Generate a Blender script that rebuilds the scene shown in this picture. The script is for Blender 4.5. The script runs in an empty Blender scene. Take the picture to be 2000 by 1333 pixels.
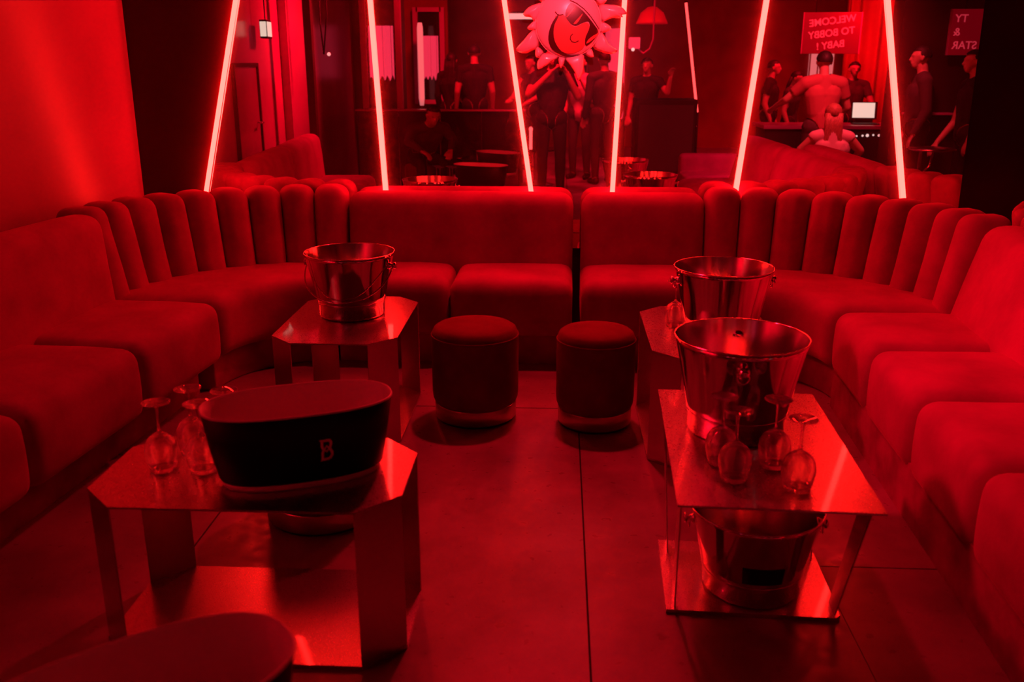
import bpy, bmesh, math, random
import numpy as np
from mathutils import Vector, Matrix, noise, geometry
random.seed(4)
sc = bpy.context.scene
COL = sc.collection
PI = math.pi
R = math.radians

# ------------------------------------------------------------------ camera, world, lights, exposure
sc.view_settings.view_transform = 'Standard'
sc.view_settings.look = 'None'
sc.view_settings.gamma = 1.0
sc.view_settings.use_curve_mapping = False
sc.view_settings.exposure = 0.0
sc.cycles.caustics_reflective = False
sc.cycles.caustics_refractive = False
sc.cycles.max_bounces = 10
sc.cycles.transparent_max_bounces = 24
sc.cycles.sample_clamp_indirect = 8.0

cd = bpy.data.cameras.new('camera_view')
cam = bpy.data.objects.new('camera_view', cd)
COL.objects.link(cam)
cd.sensor_width = 36.0
cd.lens = 32.4
cam.location = (0, 0, 1.5)
cam.rotation_euler = (R(90 - 16.874), 0, R(2.891))
cd.clip_start = 0.02
cd.dof.use_dof = True
cd.dof.focus_distance = 4.3
cd.dof.aperture_fstop = 3.2
sc.camera = cam

w = bpy.data.worlds.new('world')
sc.world = w
w.use_nodes = True
w.node_tree.nodes['Background'].inputs[0].default_value = (0.0008, 0.0, 0.0002, 1)
w.node_tree.nodes['Background'].inputs[1].default_value = 1.0

LAMP = (1.0, 0.004, 0.02)
TUBE_EMIT = (50.0, 0.46, 0.36)


def area_light(name, loc, target, size, watts, color=LAMP, spread=180.0):
    ld = bpy.data.lights.new(name, 'AREA')
    ld.shape = 'DISK'
    ld.size = size
    ld.energy = watts
    ld.color = color
    ld.spread = R(spread)
    o = bpy.data.objects.new(name, ld)
    o.location = loc
    o.rotation_euler = (Vector(target) - Vector(loc)).to_track_quat('-Z', 'Y').to_euler()
    COL.objects.link(o)
    return o


area_light('unseen_fill_light', (-1.5, 2.7, 3.05), (1.75, 3.0, 0.6), 0.25, 11, spread=44)  # unseen lamp, inferred from light reaching the right sofa from the left
area_light('unseen_fill_light', (0.1, 2.2, 2.95), (0.04, 5.0, 1.75), 0.10, 3.4, color=(1.0, 0.05, 0.085), spread=24)  # added spot that brightens the sun balloon from the front
area_light('unseen_fill_light', (-0.9, 0.4, 2.95), (-2.66, 1.1, 1.6), 0.3, 38, spread=66)  # added fill to lift the left wall's reflection
area_light('unseen_fill_light', (-0.1, 1.0, 2.95), (-0.1, -0.4, 1.2), 0.3, 10, spread=45)  # added light on the photographer and forearms
area_light('unseen_fill_light', (0.0, 4.7, 3.05), (0.05, 3.4, 0.0), 0.15, 15, spread=100)  # added from the mirror side to brighten floor, seats and stool tops
area_light('unseen_fill_light', (2.7, 2.0, 2.95), (2.5, 0.7, 1.1), 0.3, 24, color=(1.0, 0.03, 0.055), spread=80)  # added fill on the man in the tee and the seated woman
area_light('unseen_fill_light', (3.2, -1.2, 2.95), (3.4, -3.2, 1.4), 0.4, 60, spread=130)  # added fill for the DJ desk end of the reflected bar
area_light('unseen_fill_light', (4.0, -2.0, 3.0), (4.5, -3.9, 1.3), 0.2, 45, spread=80)  # added to brighten the red drape
area_light('unseen_fill_light', (0.4, -1.2, 2.95), (0.3, -2.6, 1.0), 0.3, 30, spread=90)  # added fill on the guests behind the photographer
area_light('unseen_fill_light', (-1.4, -1.5, 2.95), (-1.6, -3.4, 1.2), 0.3, 30, spread=110)  # added fill on the people and windows beyond the rail


# ------------------------------------------------------------------ materials
def mat(name, base=(0.5, 0.5, 0.5), rough=0.5, metal=0.0, sheen=0.0, sheen_tint=(1, 1, 1), coat=0.0,
        emit=None, estr=1.0, spec=0.5, noise_scale=None, noise_amt=0.2, bump=0.0, bump_scale=60.0,
        rough_var=0.0, aniso=0.0, stretch=None):
    m = bpy.data.materials.new(name)
    m.use_nodes = True
    nt = m.node_tree
    p = nt.nodes['Principled BSDF']
    p.inputs['Base Color'].default_value = (*base, 1)
    p.inputs['Roughness'].default_value = rough
    p.inputs['Metallic'].default_value = metal
    p.inputs['Specular IOR Level'].default_value = spec
    p.inputs['Sheen Weight'].default_value = sheen
    p.inputs['Sheen Tint'].default_value = (*sheen_tint, 1)
    p.inputs['Sheen Roughness'].default_value = 0.4
    p.inputs['Coat Weight'].default_value = coat
    p.inputs['Coat Roughness'].default_value = 0.05
    p.inputs['Anisotropic'].default_value = aniso
    if emit:
        p.inputs['Emission Color'].default_value = (*emit, 1)
        p.inputs['Emission Strength'].default_value = estr
    tc = None

    def coords():
        nonlocal tc
        if tc is None:
            tc = nt.nodes.new('ShaderNodeTexCoord')
        if stretch:
            mp = nt.nodes.new('ShaderNodeMapping')
            mp.inputs['Scale'].default_value = stretch
            nt.links.new(tc.outputs['Object'], mp.inputs['Vector'])
            return mp.outputs['Vector']
        return tc.outputs['Object']
    if noise_scale:
        n = nt.nodes.new('ShaderNodeTexNoise')
        n.inputs['Scale'].default_value = noise_scale
        n.inputs['Detail'].default_value = 4
        nt.links.new(coords(), n.inputs['Vector'])
        r = nt.nodes.new('ShaderNodeValToRGB')
        r.color_ramp.elements[0].position = 0.3
        r.color_ramp.elements[1].position = 0.7
        lo = tuple(max(0, c * (1 - noise_amt)) for c in base)
        hi = tuple(min(1, c * (1 + noise_amt)) for c in base)
        r.color_ramp.elements[0].color = (*lo, 1)
        r.color_ramp.elements[1].color = (*hi, 1)
        nt.links.new(n.outputs['Fac'], r.inputs['Fac'])
        nt.links.new(r.outputs['Color'], p.inputs['Base Color'])
    if bump or rough_var:
        n = nt.nodes.new('ShaderNodeTexNoise')
        n.inputs['Scale'].default_value = bump_scale
        n.inputs['Detail'].default_value = 3
        nt.links.new(coords(), n.inputs['Vector'])
        if bump:
            b = nt.nodes.new('ShaderNodeBump')
            b.inputs['Strength'].default_value = bump
            b.inputs['Distance'].default_value = 0.004
            nt.links.new(n.outputs['Fac'], b.inputs['Height'])
            nt.links.new(b.outputs['Normal'], p.inputs['Normal'])
        if rough_var:
            mr = nt.nodes.new('ShaderNodeMapRange')
            mr.inputs['From Min'].default_value = 0.3
            mr.inputs['From Max'].default_value = 0.7
            mr.inputs['To Min'].default_value = max(0.02, rough - rough_var)
            mr.inputs['To Max'].default_value = rough + rough_var
            nt.links.new(n.outputs['Fac'], mr.inputs['Value'])
            nt.links.new(mr.outputs['Result'], p.inputs['Roughness'])
    return m


def mirror_mat():
    m = bpy.data.materials.new('mirror_glass')
    m.use_nodes = True
    nt = m.node_tree
    out = nt.nodes['Material Output']
    nt.nodes.remove(nt.nodes['Principled BSDF'])
    a = nt.nodes.new('ShaderNodeBsdfGlossy')
    a.inputs['Color'].default_value = (0.86, 0.84, 0.85, 1)
    a.inputs['Roughness'].default_value = 0.0
    b = nt.nodes.new('ShaderNodeBsdfDiffuse')      # diffuse share added to paint a halo round the tubes
    b.inputs['Color'].default_value = (0.8, 0.7, 0.75, 1)
    mx = nt.nodes.new('ShaderNodeMixShader')
    mx.inputs[0].default_value = 0.045
    nt.links.new(a.outputs[0], mx.inputs[1])
    nt.links.new(b.outputs[0], mx.inputs[2])
    nt.links.new(mx.outputs[0], out.inputs['Surface'])
    return m


def glass_mat():
    m = bpy.data.materials.new('wine_glass_clear')
    m.use_nodes = True
    nt = m.node_tree
    out = nt.nodes['Material Output']
    nt.nodes.remove(nt.nodes['Principled BSDF'])
    g = nt.nodes.new('ShaderNodeBsdfGlass')
    g.inputs['Roughness'].default_value = 0.0
    g.inputs['IOR'].default_value = 1.47
    tr = nt.nodes.new('ShaderNodeBsdfTransparent')
    mx = nt.nodes.new('ShaderNodeMixShader')
    mx.inputs[0].default_value = 0.30
    nt.links.new(g.outputs[0], mx.inputs[1])
    nt.links.new(tr.outputs[0], mx.inputs[2])
    nt.links.new(mx.outputs[0], out.inputs['Surface'])
    return m


M = {}
M['velvet'] = mat('red_velvet', (0.42, 0.030, 0.26), 0.8, sheen=0.35, sheen_tint=(1, 0.15, 0.5), spec=0.2,
                  noise_scale=5.0, noise_amt=0.22, bump=0.25, bump_scale=35)
M['velvet_dark'] = mat('dark_velvet', (0.17, 0.009, 0.05), 0.85, sheen=0.12, sheen_tint=(1, 0.2, 0.2), spec=0.15,
                       noise_scale=9.0, noise_amt=0.2)
M['plinth'] = mat('plinth_fabric', (0.36, 0.025, 0.22), 0.85, spec=0.2, noise_scale=8, noise_amt=0.3)
M['wall_paint'] = mat('satin_wall_paint', (0.46, 0.10, 0.33), 0.27, spec=0.5, noise_scale=2.0, noise_amt=0.12,
                      bump=0.06, bump_scale=18)
M['wall_dark'] = mat('dark_satin_panel', (0.045, 0.012, 0.016), 0.45, spec=0.4, noise_scale=3, noise_amt=0.2)
M['wall_back_room'] = mat('far_wall_paint', (0.22, 0.012, 0.02), 0.7, noise_scale=2.0, noise_amt=0.3)
M['ceiling'] = mat('ceiling_paint', (0.05, 0.02, 0.02), 0.8)
M['slab'] = mat('floor_slab', (0.30, 0.20, 0.26), 0.36, spec=0.45, noise_scale=3.5, noise_amt=0.3, bump=0.08,
                bump_scale=25, rough_var=0.1)
M['grout'] = mat('floor_joint', (0.012, 0.004, 0.005), 0.9)
M['steel'] = mat('brushed_steel', (0.62, 0.50, 0.50), 0.26, metal=1.0)
M['steel_scuffed'] = mat('scuffed_steel', (0.50, 0.42, 0.43), 0.31, metal=1.0, coat=0.7, bump=0.07, bump_scale=330, rough_var=0.08)
M['polished'] = mat('polished_steel', (0.78, 0.70, 0.70), 0.09, metal=1.0, bump=0.01, bump_scale=8)
M['inner_steel'] = mat('brushed_inner_steel', (0.80, 0.70, 0.70), 0.20, metal=1.0)
M['chrome'] = mat('chrome', (0.85, 0.78, 0.78), 0.12, metal=1.0)
M['brass_band'] = mat('stool_band_metal', (0.55, 0.42, 0.40), 0.3, metal=1.0)
M['tub_black'] = mat('gloss_black_plastic', (0.002, 0.0015, 0.0015), 0.42, spec=0.2)
M['tub_white'] = mat('tub_lining', (0.85, 0.78, 0.80), 0.4, spec=0.5)
M['logo'] = mat('logo_print', (0.95, 0.85, 0.85), 0.5)
M['label_black'] = mat('label_black', (0.004, 0.003, 0.003), 0.6)
M['tube'] = mat('led_tube_glow', (0.3, 0.02, 0.02), 0.5, emit=TUBE_EMIT, estr=1.0)
M['tube_far'] = mat('led_tube_glow_dim', (0.3, 0.02, 0.02), 0.5, emit=(3.0, 0.16, 0.16), estr=1.0)
M['black'] = mat('matte_black', (0.012, 0.006, 0.007), 0.6)
M['black_gloss'] = mat('gloss_black_panel', (0.02, 0.008, 0.01), 0.08, spec=0.6)
M['foil'] = mat('balloon_foil', (0.80, 0.52, 0.58), 0.28, spec=0.6, coat=0.5)
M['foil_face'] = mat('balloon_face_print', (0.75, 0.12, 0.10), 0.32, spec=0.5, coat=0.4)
M['foil_dark'] = mat('balloon_dark_print', (0.07, 0.006, 0.008), 0.35, spec=0.5)
M['foil_seam'] = mat('balloon_seam', (0.95, 0.70, 0.66), 0.2, spec=0.8, coat=0.6)
M['skin'] = mat('skin', (0.55, 0.30, 0.24), 0.55)
M['hair_dark'] = mat('hair_dark', (0.02, 0.010, 0.010), 0.6)
M['hair_fair'] = mat('hair_fair', (0.40, 0.18, 0.12), 0.55, noise_scale=30, noise_amt=0.4, stretch=(6, 6, 1))
M['cloth_black'] = mat('cloth_black', (0.020, 0.010, 0.012), 0.85)
M['cloth_grey'] = mat('cloth_dark_grey', (0.07, 0.04, 0.045), 0.85)
M['cloth_white'] = mat('cloth_white', (0.75, 0.65, 0.65), 0.85)
M['cloth_tee'] = mat('cloth_tee', (0.40, 0.10, 0.11), 0.85)
M['mirror'] = mirror_mat()
M['glass'] = glass_mat()
M['lit_window'] = mat('lit_window', (0.5, 0.1, 0.1), 0.6, emit=(0.85, 0.035, 0.09), estr=0.85)
M['lit_white'] = mat('lit_blind', (0.6, 0.3, 0.3), 0.6, emit=(0.75, 0.16, 0.17), estr=0.9)
M['exit'] = mat('exit_glow', (0.6, 0.7, 0.6), 0.5, emit=(0.62, 0.66, 0.52), estr=1.0)
M['screen'] = mat('screen_glow', (0.6, 0.7, 0.6), 0.5, emit=(0.66, 0.68, 0.56), estr=1.0)
M['led_white'] = mat('white_led', (0.8, 0.7, 0.7), 0.5, emit=(0.9, 0.65, 0.6), estr=1.0)
M['strip_light'] = mat('strip_light_glow', (0.8, 0.6, 0.6), 0.5, emit=(0.9, 0.42, 0.40), estr=1.0)
M['sign_panel'] = mat('sign_panel_red', (0.12, 0.004, 0.008), 0.5, emit=(0.11, 0.0, 0.003), estr=1.0)
M['sign_letter'] = mat('sign_lettering', (0.7, 0.3, 0.3), 0.5, emit=(0.40, 0.022, 0.042), estr=1.0)
M['drape'] = mat('red_drape', (0.50, 0.03, 0.05), 0.38, spec=0.5)
M['lamp_red'] = mat('red_lampshade', (0.55, 0.01, 0.015), 0.5, emit=(0.20, 0.0, 0.003), estr=1.0)


# ------------------------------------------------------------------ helpers
def obj(name, bm, m, parent=None, smooth=True, loc=None):
    me = bpy.data.meshes.new(name)
    bmesh.ops.recalc_face_normals(bm, faces=bm.faces[:])
    bm.to_mesh(me)
    bm.free()
    if smooth is not None:
        for p in me.polygons:
            p.use_smooth = bool(smooth)
        if smooth == 'auto':
            me.set_sharp_from_angle(angle=R(35))
    o = bpy.data.objects.new(name, me)
    COL.objects.link(o)
    if isinstance(m, (list, tuple)):
        for k in m:
            me.materials.append(k)
    else:
        me.materials.append(m)
    if parent is not None:
        o.parent = parent
    if loc is not None:
        o.location = loc
    return o


def thing(name, label, cat, loc=(0, 0, 0), rz=0.0, group=None):
    o = bpy.data.objects.new(name, None)
    o.empty_display_size = 0.1
    COL.objects.link(o)
    o.location = loc
    o.rotation_euler = (0, 0, rz)
    o['label'] = label
    o['category'] = cat
    if group:
        o['group'] = group
    return o


def tag(o, label, cat, group=None, kind=None):
    o['label'] = label
    o['category'] = cat
    if group:
        o['group'] = group
    if kind:
        o['kind'] = kind
    return o


def struct(o):
    o['kind'] = 'structure'
    return o


def dup(root, loc, rz, label, group=None):
    r = root.copy()
    COL.objects.link(r)
    r.location = loc
    r.rotation_euler = (0, 0, rz)
    r['label'] = label
    if group:
        r['group'] = group
    for ch in list(root.children):
        c = ch.copy()
        COL.objects.link(c)
        c.parent = r
        for g in list(ch.children):
            d = g.copy()
            COL.objects.link(d)
            d.parent = c
    return r


def add_box(bm, x0, x1, y0, y1, z0, z1):
    v = [bm.verts.new((x, y, z)) for z in (z0, z1) for y in (y0, y1) for x in (x0, x1)]
    for f in ((0, 2, 3, 1), (4, 5, 7, 6), (0, 1, 5, 4), (2, 6, 7, 3), (0, 4, 6, 2), (1, 3, 7, 5)):
        bm.faces.new([v[i] for i in f])


def box(x0, x1, y0, y1, z0, z1, bevel=0.0):
    bm = bmesh.new()
    add_box(bm, x0, x1, y0, y1, z0, z1)
    if bevel:
        bmesh.ops.bevel(bm, geom=bm.edges[:], offset=bevel, segments=2, affect='EDGES', profile=0.5)
    return bm


def add_prism(bm, pts, z0, z1):
    a = [bm.verts.new((x, y, z0)) for x, y in pts]
    b = [bm.verts.new((x, y, z1)) for x, y in pts]
    n = len(pts)
    bm.faces.new(a[::-1])
    bm.faces.new(b)
    for i in range(n):
        bm.faces.new((a[i], a[(i + 1) % n], b[(i + 1) % n], b[i]))


def add_lathe(bm, prof, seg=40, cx=0.0, cy=0.0, close=True, sx=1.0, sy=1.0):
    rings = []
    for r, z in prof:
        if r < 1e-6:
            rings.append([bm.verts.new((cx, cy, z))])
        else:
            rings.append([bm.verts.new((cx + r * sx * math.cos(2 * PI * k / seg), cy + r * sy * math.sin(2 * PI * k / seg), z))
                          for k in range(seg)])
    for a, b in zip(rings, rings[1:]):
        if len(a) == 1 and len(b) == 1:
            continue
        for k in range(seg):
            k2 = (k + 1) % seg
            if len(a) == 1:
                bm.faces.new((a[0], b[k2], b[k]))
            elif len(b) == 1:
                bm.faces.new((a[k], a[k2], b[0]))
            else:
                bm.faces.new((a[k], a[k2], b[k2], b[k]))


def lathe(prof, seg=40, sx=1.0, sy=1.0):
    bm = bmesh.new()
    add_lathe(bm, prof, seg, sx=sx, sy=sy)
    return bm


def add_tube(bm, pts, r, seg=8, closed=False, r2=None):
    pts = [Vector(p) for p in pts]
    n = len(pts)
    rings = []
    prev = None
    for i, p in enumerate(pts):
        if closed:
            t = pts[(i + 1) % n] - pts[i - 1]
        else:
            t = pts[min(i + 1, n - 1)] - pts[max(i - 1, 0)]
        t.normalize()
        if prev is None:
            a = Vector((0, 0, 1)) if abs(t.z) < 0.9 else Vector((1, 0, 0))
            u = t.cross(a).normalized()
        else:
            u = (prev - t * prev.dot(t)).normalized()
        prev = u
        v = t.cross(u)
        rr = r if r2 is None else r + (r2 - r) * i / (n - 1)
        rings.append([bm.verts.new(p + (u * math.cos(2 * PI * k / seg) + v * math.sin(2 * PI * k / seg)) * rr) for k in range(seg)])
    m = n if closed else n - 1
    for i in range(m):
        a, b = rings[i], rings[(i + 1) % n]
        for k in range(seg):
            bm.faces.new((a[k], a[(k + 1) % seg], b[(k + 1) % seg], b[k]))
    if not closed:
        bm.faces.new(rings[0][::-1])
        bm.faces.new(rings[-1])


def tube(pts, r, seg=8, closed=False, r2=None):
    bm = bmesh.new()
    add_tube(bm, pts, r, seg, closed, r2)
    return bm


def cushion(L, D, H, r, fn, nl=10, nd=8, nh=8):
    """Rounded box x in 0..L, y in 0..D, z in 0..H with corner radius r, each vertex passed through fn(x, y, z)."""
    def ax(length, n):
        k = 4
        a = [r * (1 - math.cos(PI / 2 * i / k)) * 0.999 for i in range(k)]
        mid = [r + (length - 2 * r) * i / n for i in range(n + 1)]
        return a + mid + [length - q for q in reversed(a)]
    xs, ys, zs = ax(L, nl), ax(D, nd), ax(H, nh)
    bm = bmesh.new()
    cache = {}

    def vert(i, j, k):
        key = (i, j, k)
        if key not in cache:
            p = Vector((xs[i], ys[j], zs[k]))
            q = Vector((min(max(p.x, r), L - r), min(max(p.y, r), D - r), min(max(p.z, r), H - r)))
            d = p - q
            if d.length > 1e-9:
                d = d.normalized() * r
            cache[key] = bm.verts.new(fn(*(q + d)))
        return cache[key]
    X, Y, Z = len(xs) - 1, len(ys) - 1, len(zs) - 1
    for i in range(X):
        for j in range(Y):
            for k in (0, Z):
                bm.faces.new((vert(i, j, k), vert(i + 1, j, k), vert(i + 1, j + 1, k), vert(i, j + 1, k)))
    for i in range(X):
        for k in range(Z):
            for j in (0, Y):
                bm.faces.new((vert(i, j, k), vert(i + 1, j, k), vert(i + 1, j, k + 1), vert(i, j, k + 1)))
    for j in range(Y):
        for k in range(Z):
            for i in (0, X):
                bm.faces.new((vert(i, j, k), vert(i, j + 1, k), vert(i, j + 1, k + 1), vert(i, j, k + 1)))
    return bm


def poly_face(pts, fn, step):
    """A flat outline filled with a fine triangle grid and lifted by fn(u, v) -> (x, y, z)."""
    ring = []
    n = len(pts)
    for i in range(n):
        a, b = Vector(pts[i]), Vector(pts[(i + 1) % n])
        k = max(1, int((b - a).length / step))
        ring += [a.lerp(b, q / k) for q in range(k)]
    us = [p[0] for p in pts]
    vs = [p[1] for p in pts]
    inner = []
    u = min(us)
    while u < max(us):
        v = min(vs)
        while v < max(vs):
            ins = False
            for i in range(n):
                (x1, y1), (x2, y2) = pts[i], pts[i - 1]
                if (y1 > v) != (y2 > v) and u < (x2 - x1) * (v - y1) / (y2 - y1) + x1:
                    ins = not ins
            if ins and min((p - Vector((u, v))).length for p in ring) > step * 0.4:
                inner.append(Vector((u, v)))
            v += step
        u += step
    co, _e, fc, *_r = geometry.delaunay_2d_cdt(ring + inner, [], [list(range(len(ring)))], 1, 1e-6)
    bm = bmesh.new()
    V = [bm.verts.new(fn(c.x, c.y)) for c in co]
    for f in fc:
        bm.faces.new([V[i] for i in f])
    return bm


def smooth_ring(pts, k=3):
    out = []
    n = len(pts)
    for i in range(n):
        p0, p1, p2, p3 = (Vector(pts[(i + q) % n]) for q in (-1, 0, 1, 2))
        for j in range(k):
            t_ = j / k
            out.append(0.5 * ((2 * p1) + (p2 - p0) * t_ + (2 * p0 - 5 * p1 + 4 * p2 - p3) * t_ ** 2 + (3 * p1 - p0 - 3 * p2 + p3) * t_ ** 3))
    return out


# ------------------------------------------------------------------ room shell
D = 5.10                                     # mirror plane
WL = [(-2.32, 5.30), (-2.72, 0.95)]          # the left wall runs slightly out towards the camera


def wall_left_x(y):
    return WL[0][0] + (WL[0][1] - y) * (WL[1][0] - WL[0][0]) / (WL[0][1] - WL[1][1])


# floor: large slabs with open joints
fl = struct(obj('floor', box(-3.6, 6.4, -7.4, 5.3, -0.05, -0.004), M['grout'], smooth=False))
slab_mesh = {}
xs = [-3.6, -2.41, -1.16, 0.10, 0.82, 1.36, 2.62, 3.88, 5.14, 6.4]
rng = random.Random(7)
for i in range(9):
    y = 5.3
    first = True
    while y > -7.3:
        ln = 2.7 if not first else (2.72 if i == 4 else 4.4 if i == 3 else 1.4 + 0.6 * (i % 2))
        first = False
        y1 = max(-7.4, y - ln)
        g = 0.003
        gl = 0.001 if i == 4 else g
        gr = 0.001 if i == 3 else g
        bm = box(xs[i] + gl, xs[i + 1] - gr, y1 + g, y - g, -0.02, 0.0 - rng.random() * 0.0006)
        o = obj('slab', bm, M['slab'], fl, smooth=False)
        y = y1

# left wall (quad prism)
bm = bmesh.new()
add_prism(bm, [(-2.32, 5.30), (-2.72, 0.95), (-2.86, 0.95), (-2.46, 5.30)], 0, 3.1)
struct(obj('wall_left', bm, M['wall_paint'], smooth=False))
# the wall beyond the post steps back a little and runs to the far end
struct(obj('wall_left_rear', box(-2.80, -2.64, -7.0, 0.95, 0, 3.1), M['wall_paint'], smooth=False))
struct(obj('wall_back', box(-2.5, 6.4, D + 0.008, D + 0.15, 0, 3.1), M['wall_dark'], smooth=False))
struct(obj('wall_front', box(-2.8, 6.4, -7.15, -7.0, 0, 3.1), M['wall_back_room'], smooth=False))
struct(obj('wall_right', box(6.25, 6.4, -7.0, D, 0, 3.1), M['wall_back_room'], smooth=False))
struct(obj('ceiling', box(-2.9, 6.4, -7.15, 5.3, 3.1, 3.2), M['ceiling'], smooth=False))

# the wall mirror: its left edge is cut along the first tube
bm = bmesh.new()
pts = [(-2.03, 0.50), (2.165, 0.50), (2.135, 3.0), (-1.41, 3.0)]
a = [bm.verts.new((x, D, z)) for x, z in pts]
b = [bm.verts.new((x, D + 0.006, z)) for x, z in pts]
bm.faces.new(a)
bm.faces.new(b[::-1])
for i in range(4):
    bm.faces.new((a[i], a[(i + 1) % 4], b[(i + 1) % 4], b[i]))
tag(obj('wall_mirror', bm, M['mirror'], smooth=False),
    'big wall mirror behind the back sofa, crossed by slanted glowing tubes', 'mirror')


# ------------------------------------------------------------------ LED tubes on the mirror
def led_tube(p0, p1, label, r=0.0125, m='tube', group='LED tubes on the mirror'):
    p0, p1 = Vector(p0), Vector(p1)
    t = thing('led_tube', label, 'light tube', p0, 0, group)
    dlt = p1 - p0
    obj('glowing_tube', tube([Vector((0, 0, 0)), dlt], r, 14), M[m], t)
    dn = dlt.normalized()
    obj('end_cap', tube([dn * -0.012, dn * 0.004], r * 1.08, 14), M['black'], t)
    obj('end_cap', tube([dlt - dn * 0.004, dlt + dn * 0.012], r * 1.08, 14), M['black'], t)
    return t


TY = D - 0.0138
for (xa, za, xb, zb, lb) in (
        (-1.968, 0.814, -1.714, 1.812, 'slanted glowing red tube along the dark panel at the left end of the mirror'),
        (-0.960, 0.827, -1.002, 1.810, 'second glowing tube from the left wall, almost upright on the mirror'),
        (-0.153, 0.821, -0.298, 1.807, 'glowing tube leaning left just beside the sun balloon, foot near the sofa gap'),
        (0.294, 0.818, 0.326, 1.806, 'nearly upright glowing tube on the mirror right of the sun balloon'),
        (0.965, 0.848, 1.052, 1.803, 'glowing tube leaning right, its foot at the first tufts of the right corner'),
        (1.859, 0.799, 1.661, 1.802, 'glowing tube leaning left near the right end of the mirror')):
    dx = (xb - xa) / (zb - za)
    z0, z1 = za - 0.10, 2.98
    led_tube((xa + dx * (z0 - za), TY, z0), (xa + dx * (z1 - za), TY, z1), lb)


# ------------------------------------------------------------------ sofas
SEAT_Z0, SEAT_Z1 = 0.16, 0.445
BACK_TOP = 0.85


def straight_map(ox, oy, ux, uy):
    """local x along the run, y backwards into the sofa, z up"""
    vx, vy = -uy, ux                         # perpendicular, left of the run direction

    def f(x, y):
        return (ox + ux * x + vx * y, oy + uy * x + vy * y)
    return f


def seat_fn(mp, L, Dp, z0, H):
    def fn(x, y, z):
        u, v = x / L, y / Dp
        crown = 0.018 * (1 - (2 * u - 1) ** 4) * (1 - (2 * min(max(v, 0), 1) - 1) ** 4) * max(0, z / H - 0.5) * 2
        nz = noise.noise(Vector((x * 5 + L * 13, y * 5, z0 + L))) * 0.004
        bulge = 0.010 * (1 - (2 * z / H - 1) ** 2) * max(0, 1 - v * 3)
        X, Y = mp(x, y - bulge)
        return (X, Y, z0 + z + crown + nz * (z / H))
    return fn


def back_fn(mp, L, H, z0, lean=0.11, puff=0.022):
    def fn(x, y, z):
        u = x / L
        h = z / H
        p = puff * (1 - (2 * u - 1) ** 4) * (1 - (2 * h - 1) ** 4) * (1 if y < 0.1 else 0)
        nz = noise.noise(Vector((x * 4 + L * 7, z * 4, L))) * 0.006
        X, Y = mp(x, y + lean * h - p + nz)
        return (X, Y, z0 + z - 0.012 * (2 * u - 1) ** 8 * h)
    return fn


KB = 0.81


def arc_map(cx, cy, a0, b0, phi0, phi1, L):
    """x in 0..L runs from angle phi0 to phi1 on an ellipse that grows with y"""
    def f(x, y):
        ph = phi0 + (phi1 - phi0) * x / L
        return (cx + (a0 + y) * math.cos(ph), cy + (b0 + y * KB) * math.sin(ph))
    return f


def sofa_straight(name, label, group, start, direction, lengths, backs, plinth_back, base_h=0.20, cat='sofa', by=0.48, bth=0.19, lean=0.11, top=BACK_TOP):
    """start = front edge at one end; direction = run direction (sofa body lies to its left)."""
    L = sum(lengths)
    t = thing(name, label, cat, (start[0], start[1], 0), math.atan2(direction[1], direction[0]), group)
    ident = straight_map(0, 0, 1, 0)
    obj('plinth', box(0.02, L - 0.02, plinth_back, 0.56, 0.0, base_h), M['plinth'], t, smooth=False)
    x = 0
    for ln in lengths:
        def mp(px, py, x=x):
            return (px + x, py)
        g = 0.004
        obj('seat_cushion', cushion(ln - 2 * g, 0.58, SEAT_Z1 - SEAT_Z0, 0.055, seat_fn(lambda px, py, x=x: (px + x + g, py), ln, 0.58, SEAT_Z0, SEAT_Z1 - SEAT_Z0)),
            M['velvet'], t)
        x += ln
    x = 0
    for ln in backs:
        g = 0.004
        obj('backrest', cushion(ln - 2 * g, bth, top - 0.30, 0.065, back_fn(lambda px, py, x=x: (px + x + g, py + by), ln, top - 0.30, 0.30, lean), nl=14),
            M['velvet'], t)
        x += ln
    return t


def sofa_corner(name, label, group, cx, cy, a0, b0, ph0, ph1, n, seat=True):
    t = thing(name, label, 'sofa', (cx, cy, 0), 0, group)
    am = abs(ph1 - ph0)
    if seat:
        L = am * (a0 + b0) / 2
        mp = arc_map(0, 0, a0 - 0.0, b0 - 0.0, ph0, ph1, L)
        obj('seat_cushion', cushion(L, 0.60, SEAT_Z1 - SEAT_Z0, 0.055, seat_fn(mp, L, 0.60, SEAT_Z0, SEAT_Z1 - SEAT_Z0), nl=26), M['velvet'], t)
        mp2 = arc_map(0, 0, a0 + 0.06, b0 + 0.06, ph0, ph1, L)
        bm = cushion(L, 0.5, 0.20, 0.01, lambda x, y, z: (*mp2(x, y), z), nl=20, nd=2, nh=2)
        obj('plinth', bm, M['plinth'], t)
    Lc = am * (a0 + b0 + 0.96) / 2 / n
    for k in range(n):
        p0 = ph0 + (ph1 - ph0) * k / n
        p1 = ph0 + (ph1 - ph0) * (k + 1) / n
        mp = arc_map(0, 0, a0 + 0.47, b0 + 0.47 * KB, p0, p1, Lc)
        H = BACK_TOP - 0.30

        def fn(x, y, z, mp=mp, H=H, k=k):
            u = x / Lc
            h = z / H
            bul = 0.020 * (1 - (2 * u - 1) ** 2) * (1 if y < 0.12 else 0.4)
            wr = noise.noise(Vector((x * 14 + k * 9.1, z * 5, k))) * 0.005
            X, Y = mp(x, y + 0.10 * h - bul + wr)
            return (X, Y, 0.30 + z + 0.010 * (1 - (2 * u - 1) ** 2) * h)
        obj('back_channel', cushion(Lc, 0.19, H, 0.052, fn, nl=5, nd=4, nh=10), M['velvet'], t)
    return t


G = 'sections of the red velvet banquette'
LC = (-1.15, 4.05)
RC = (0.78, 4.03)
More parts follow.
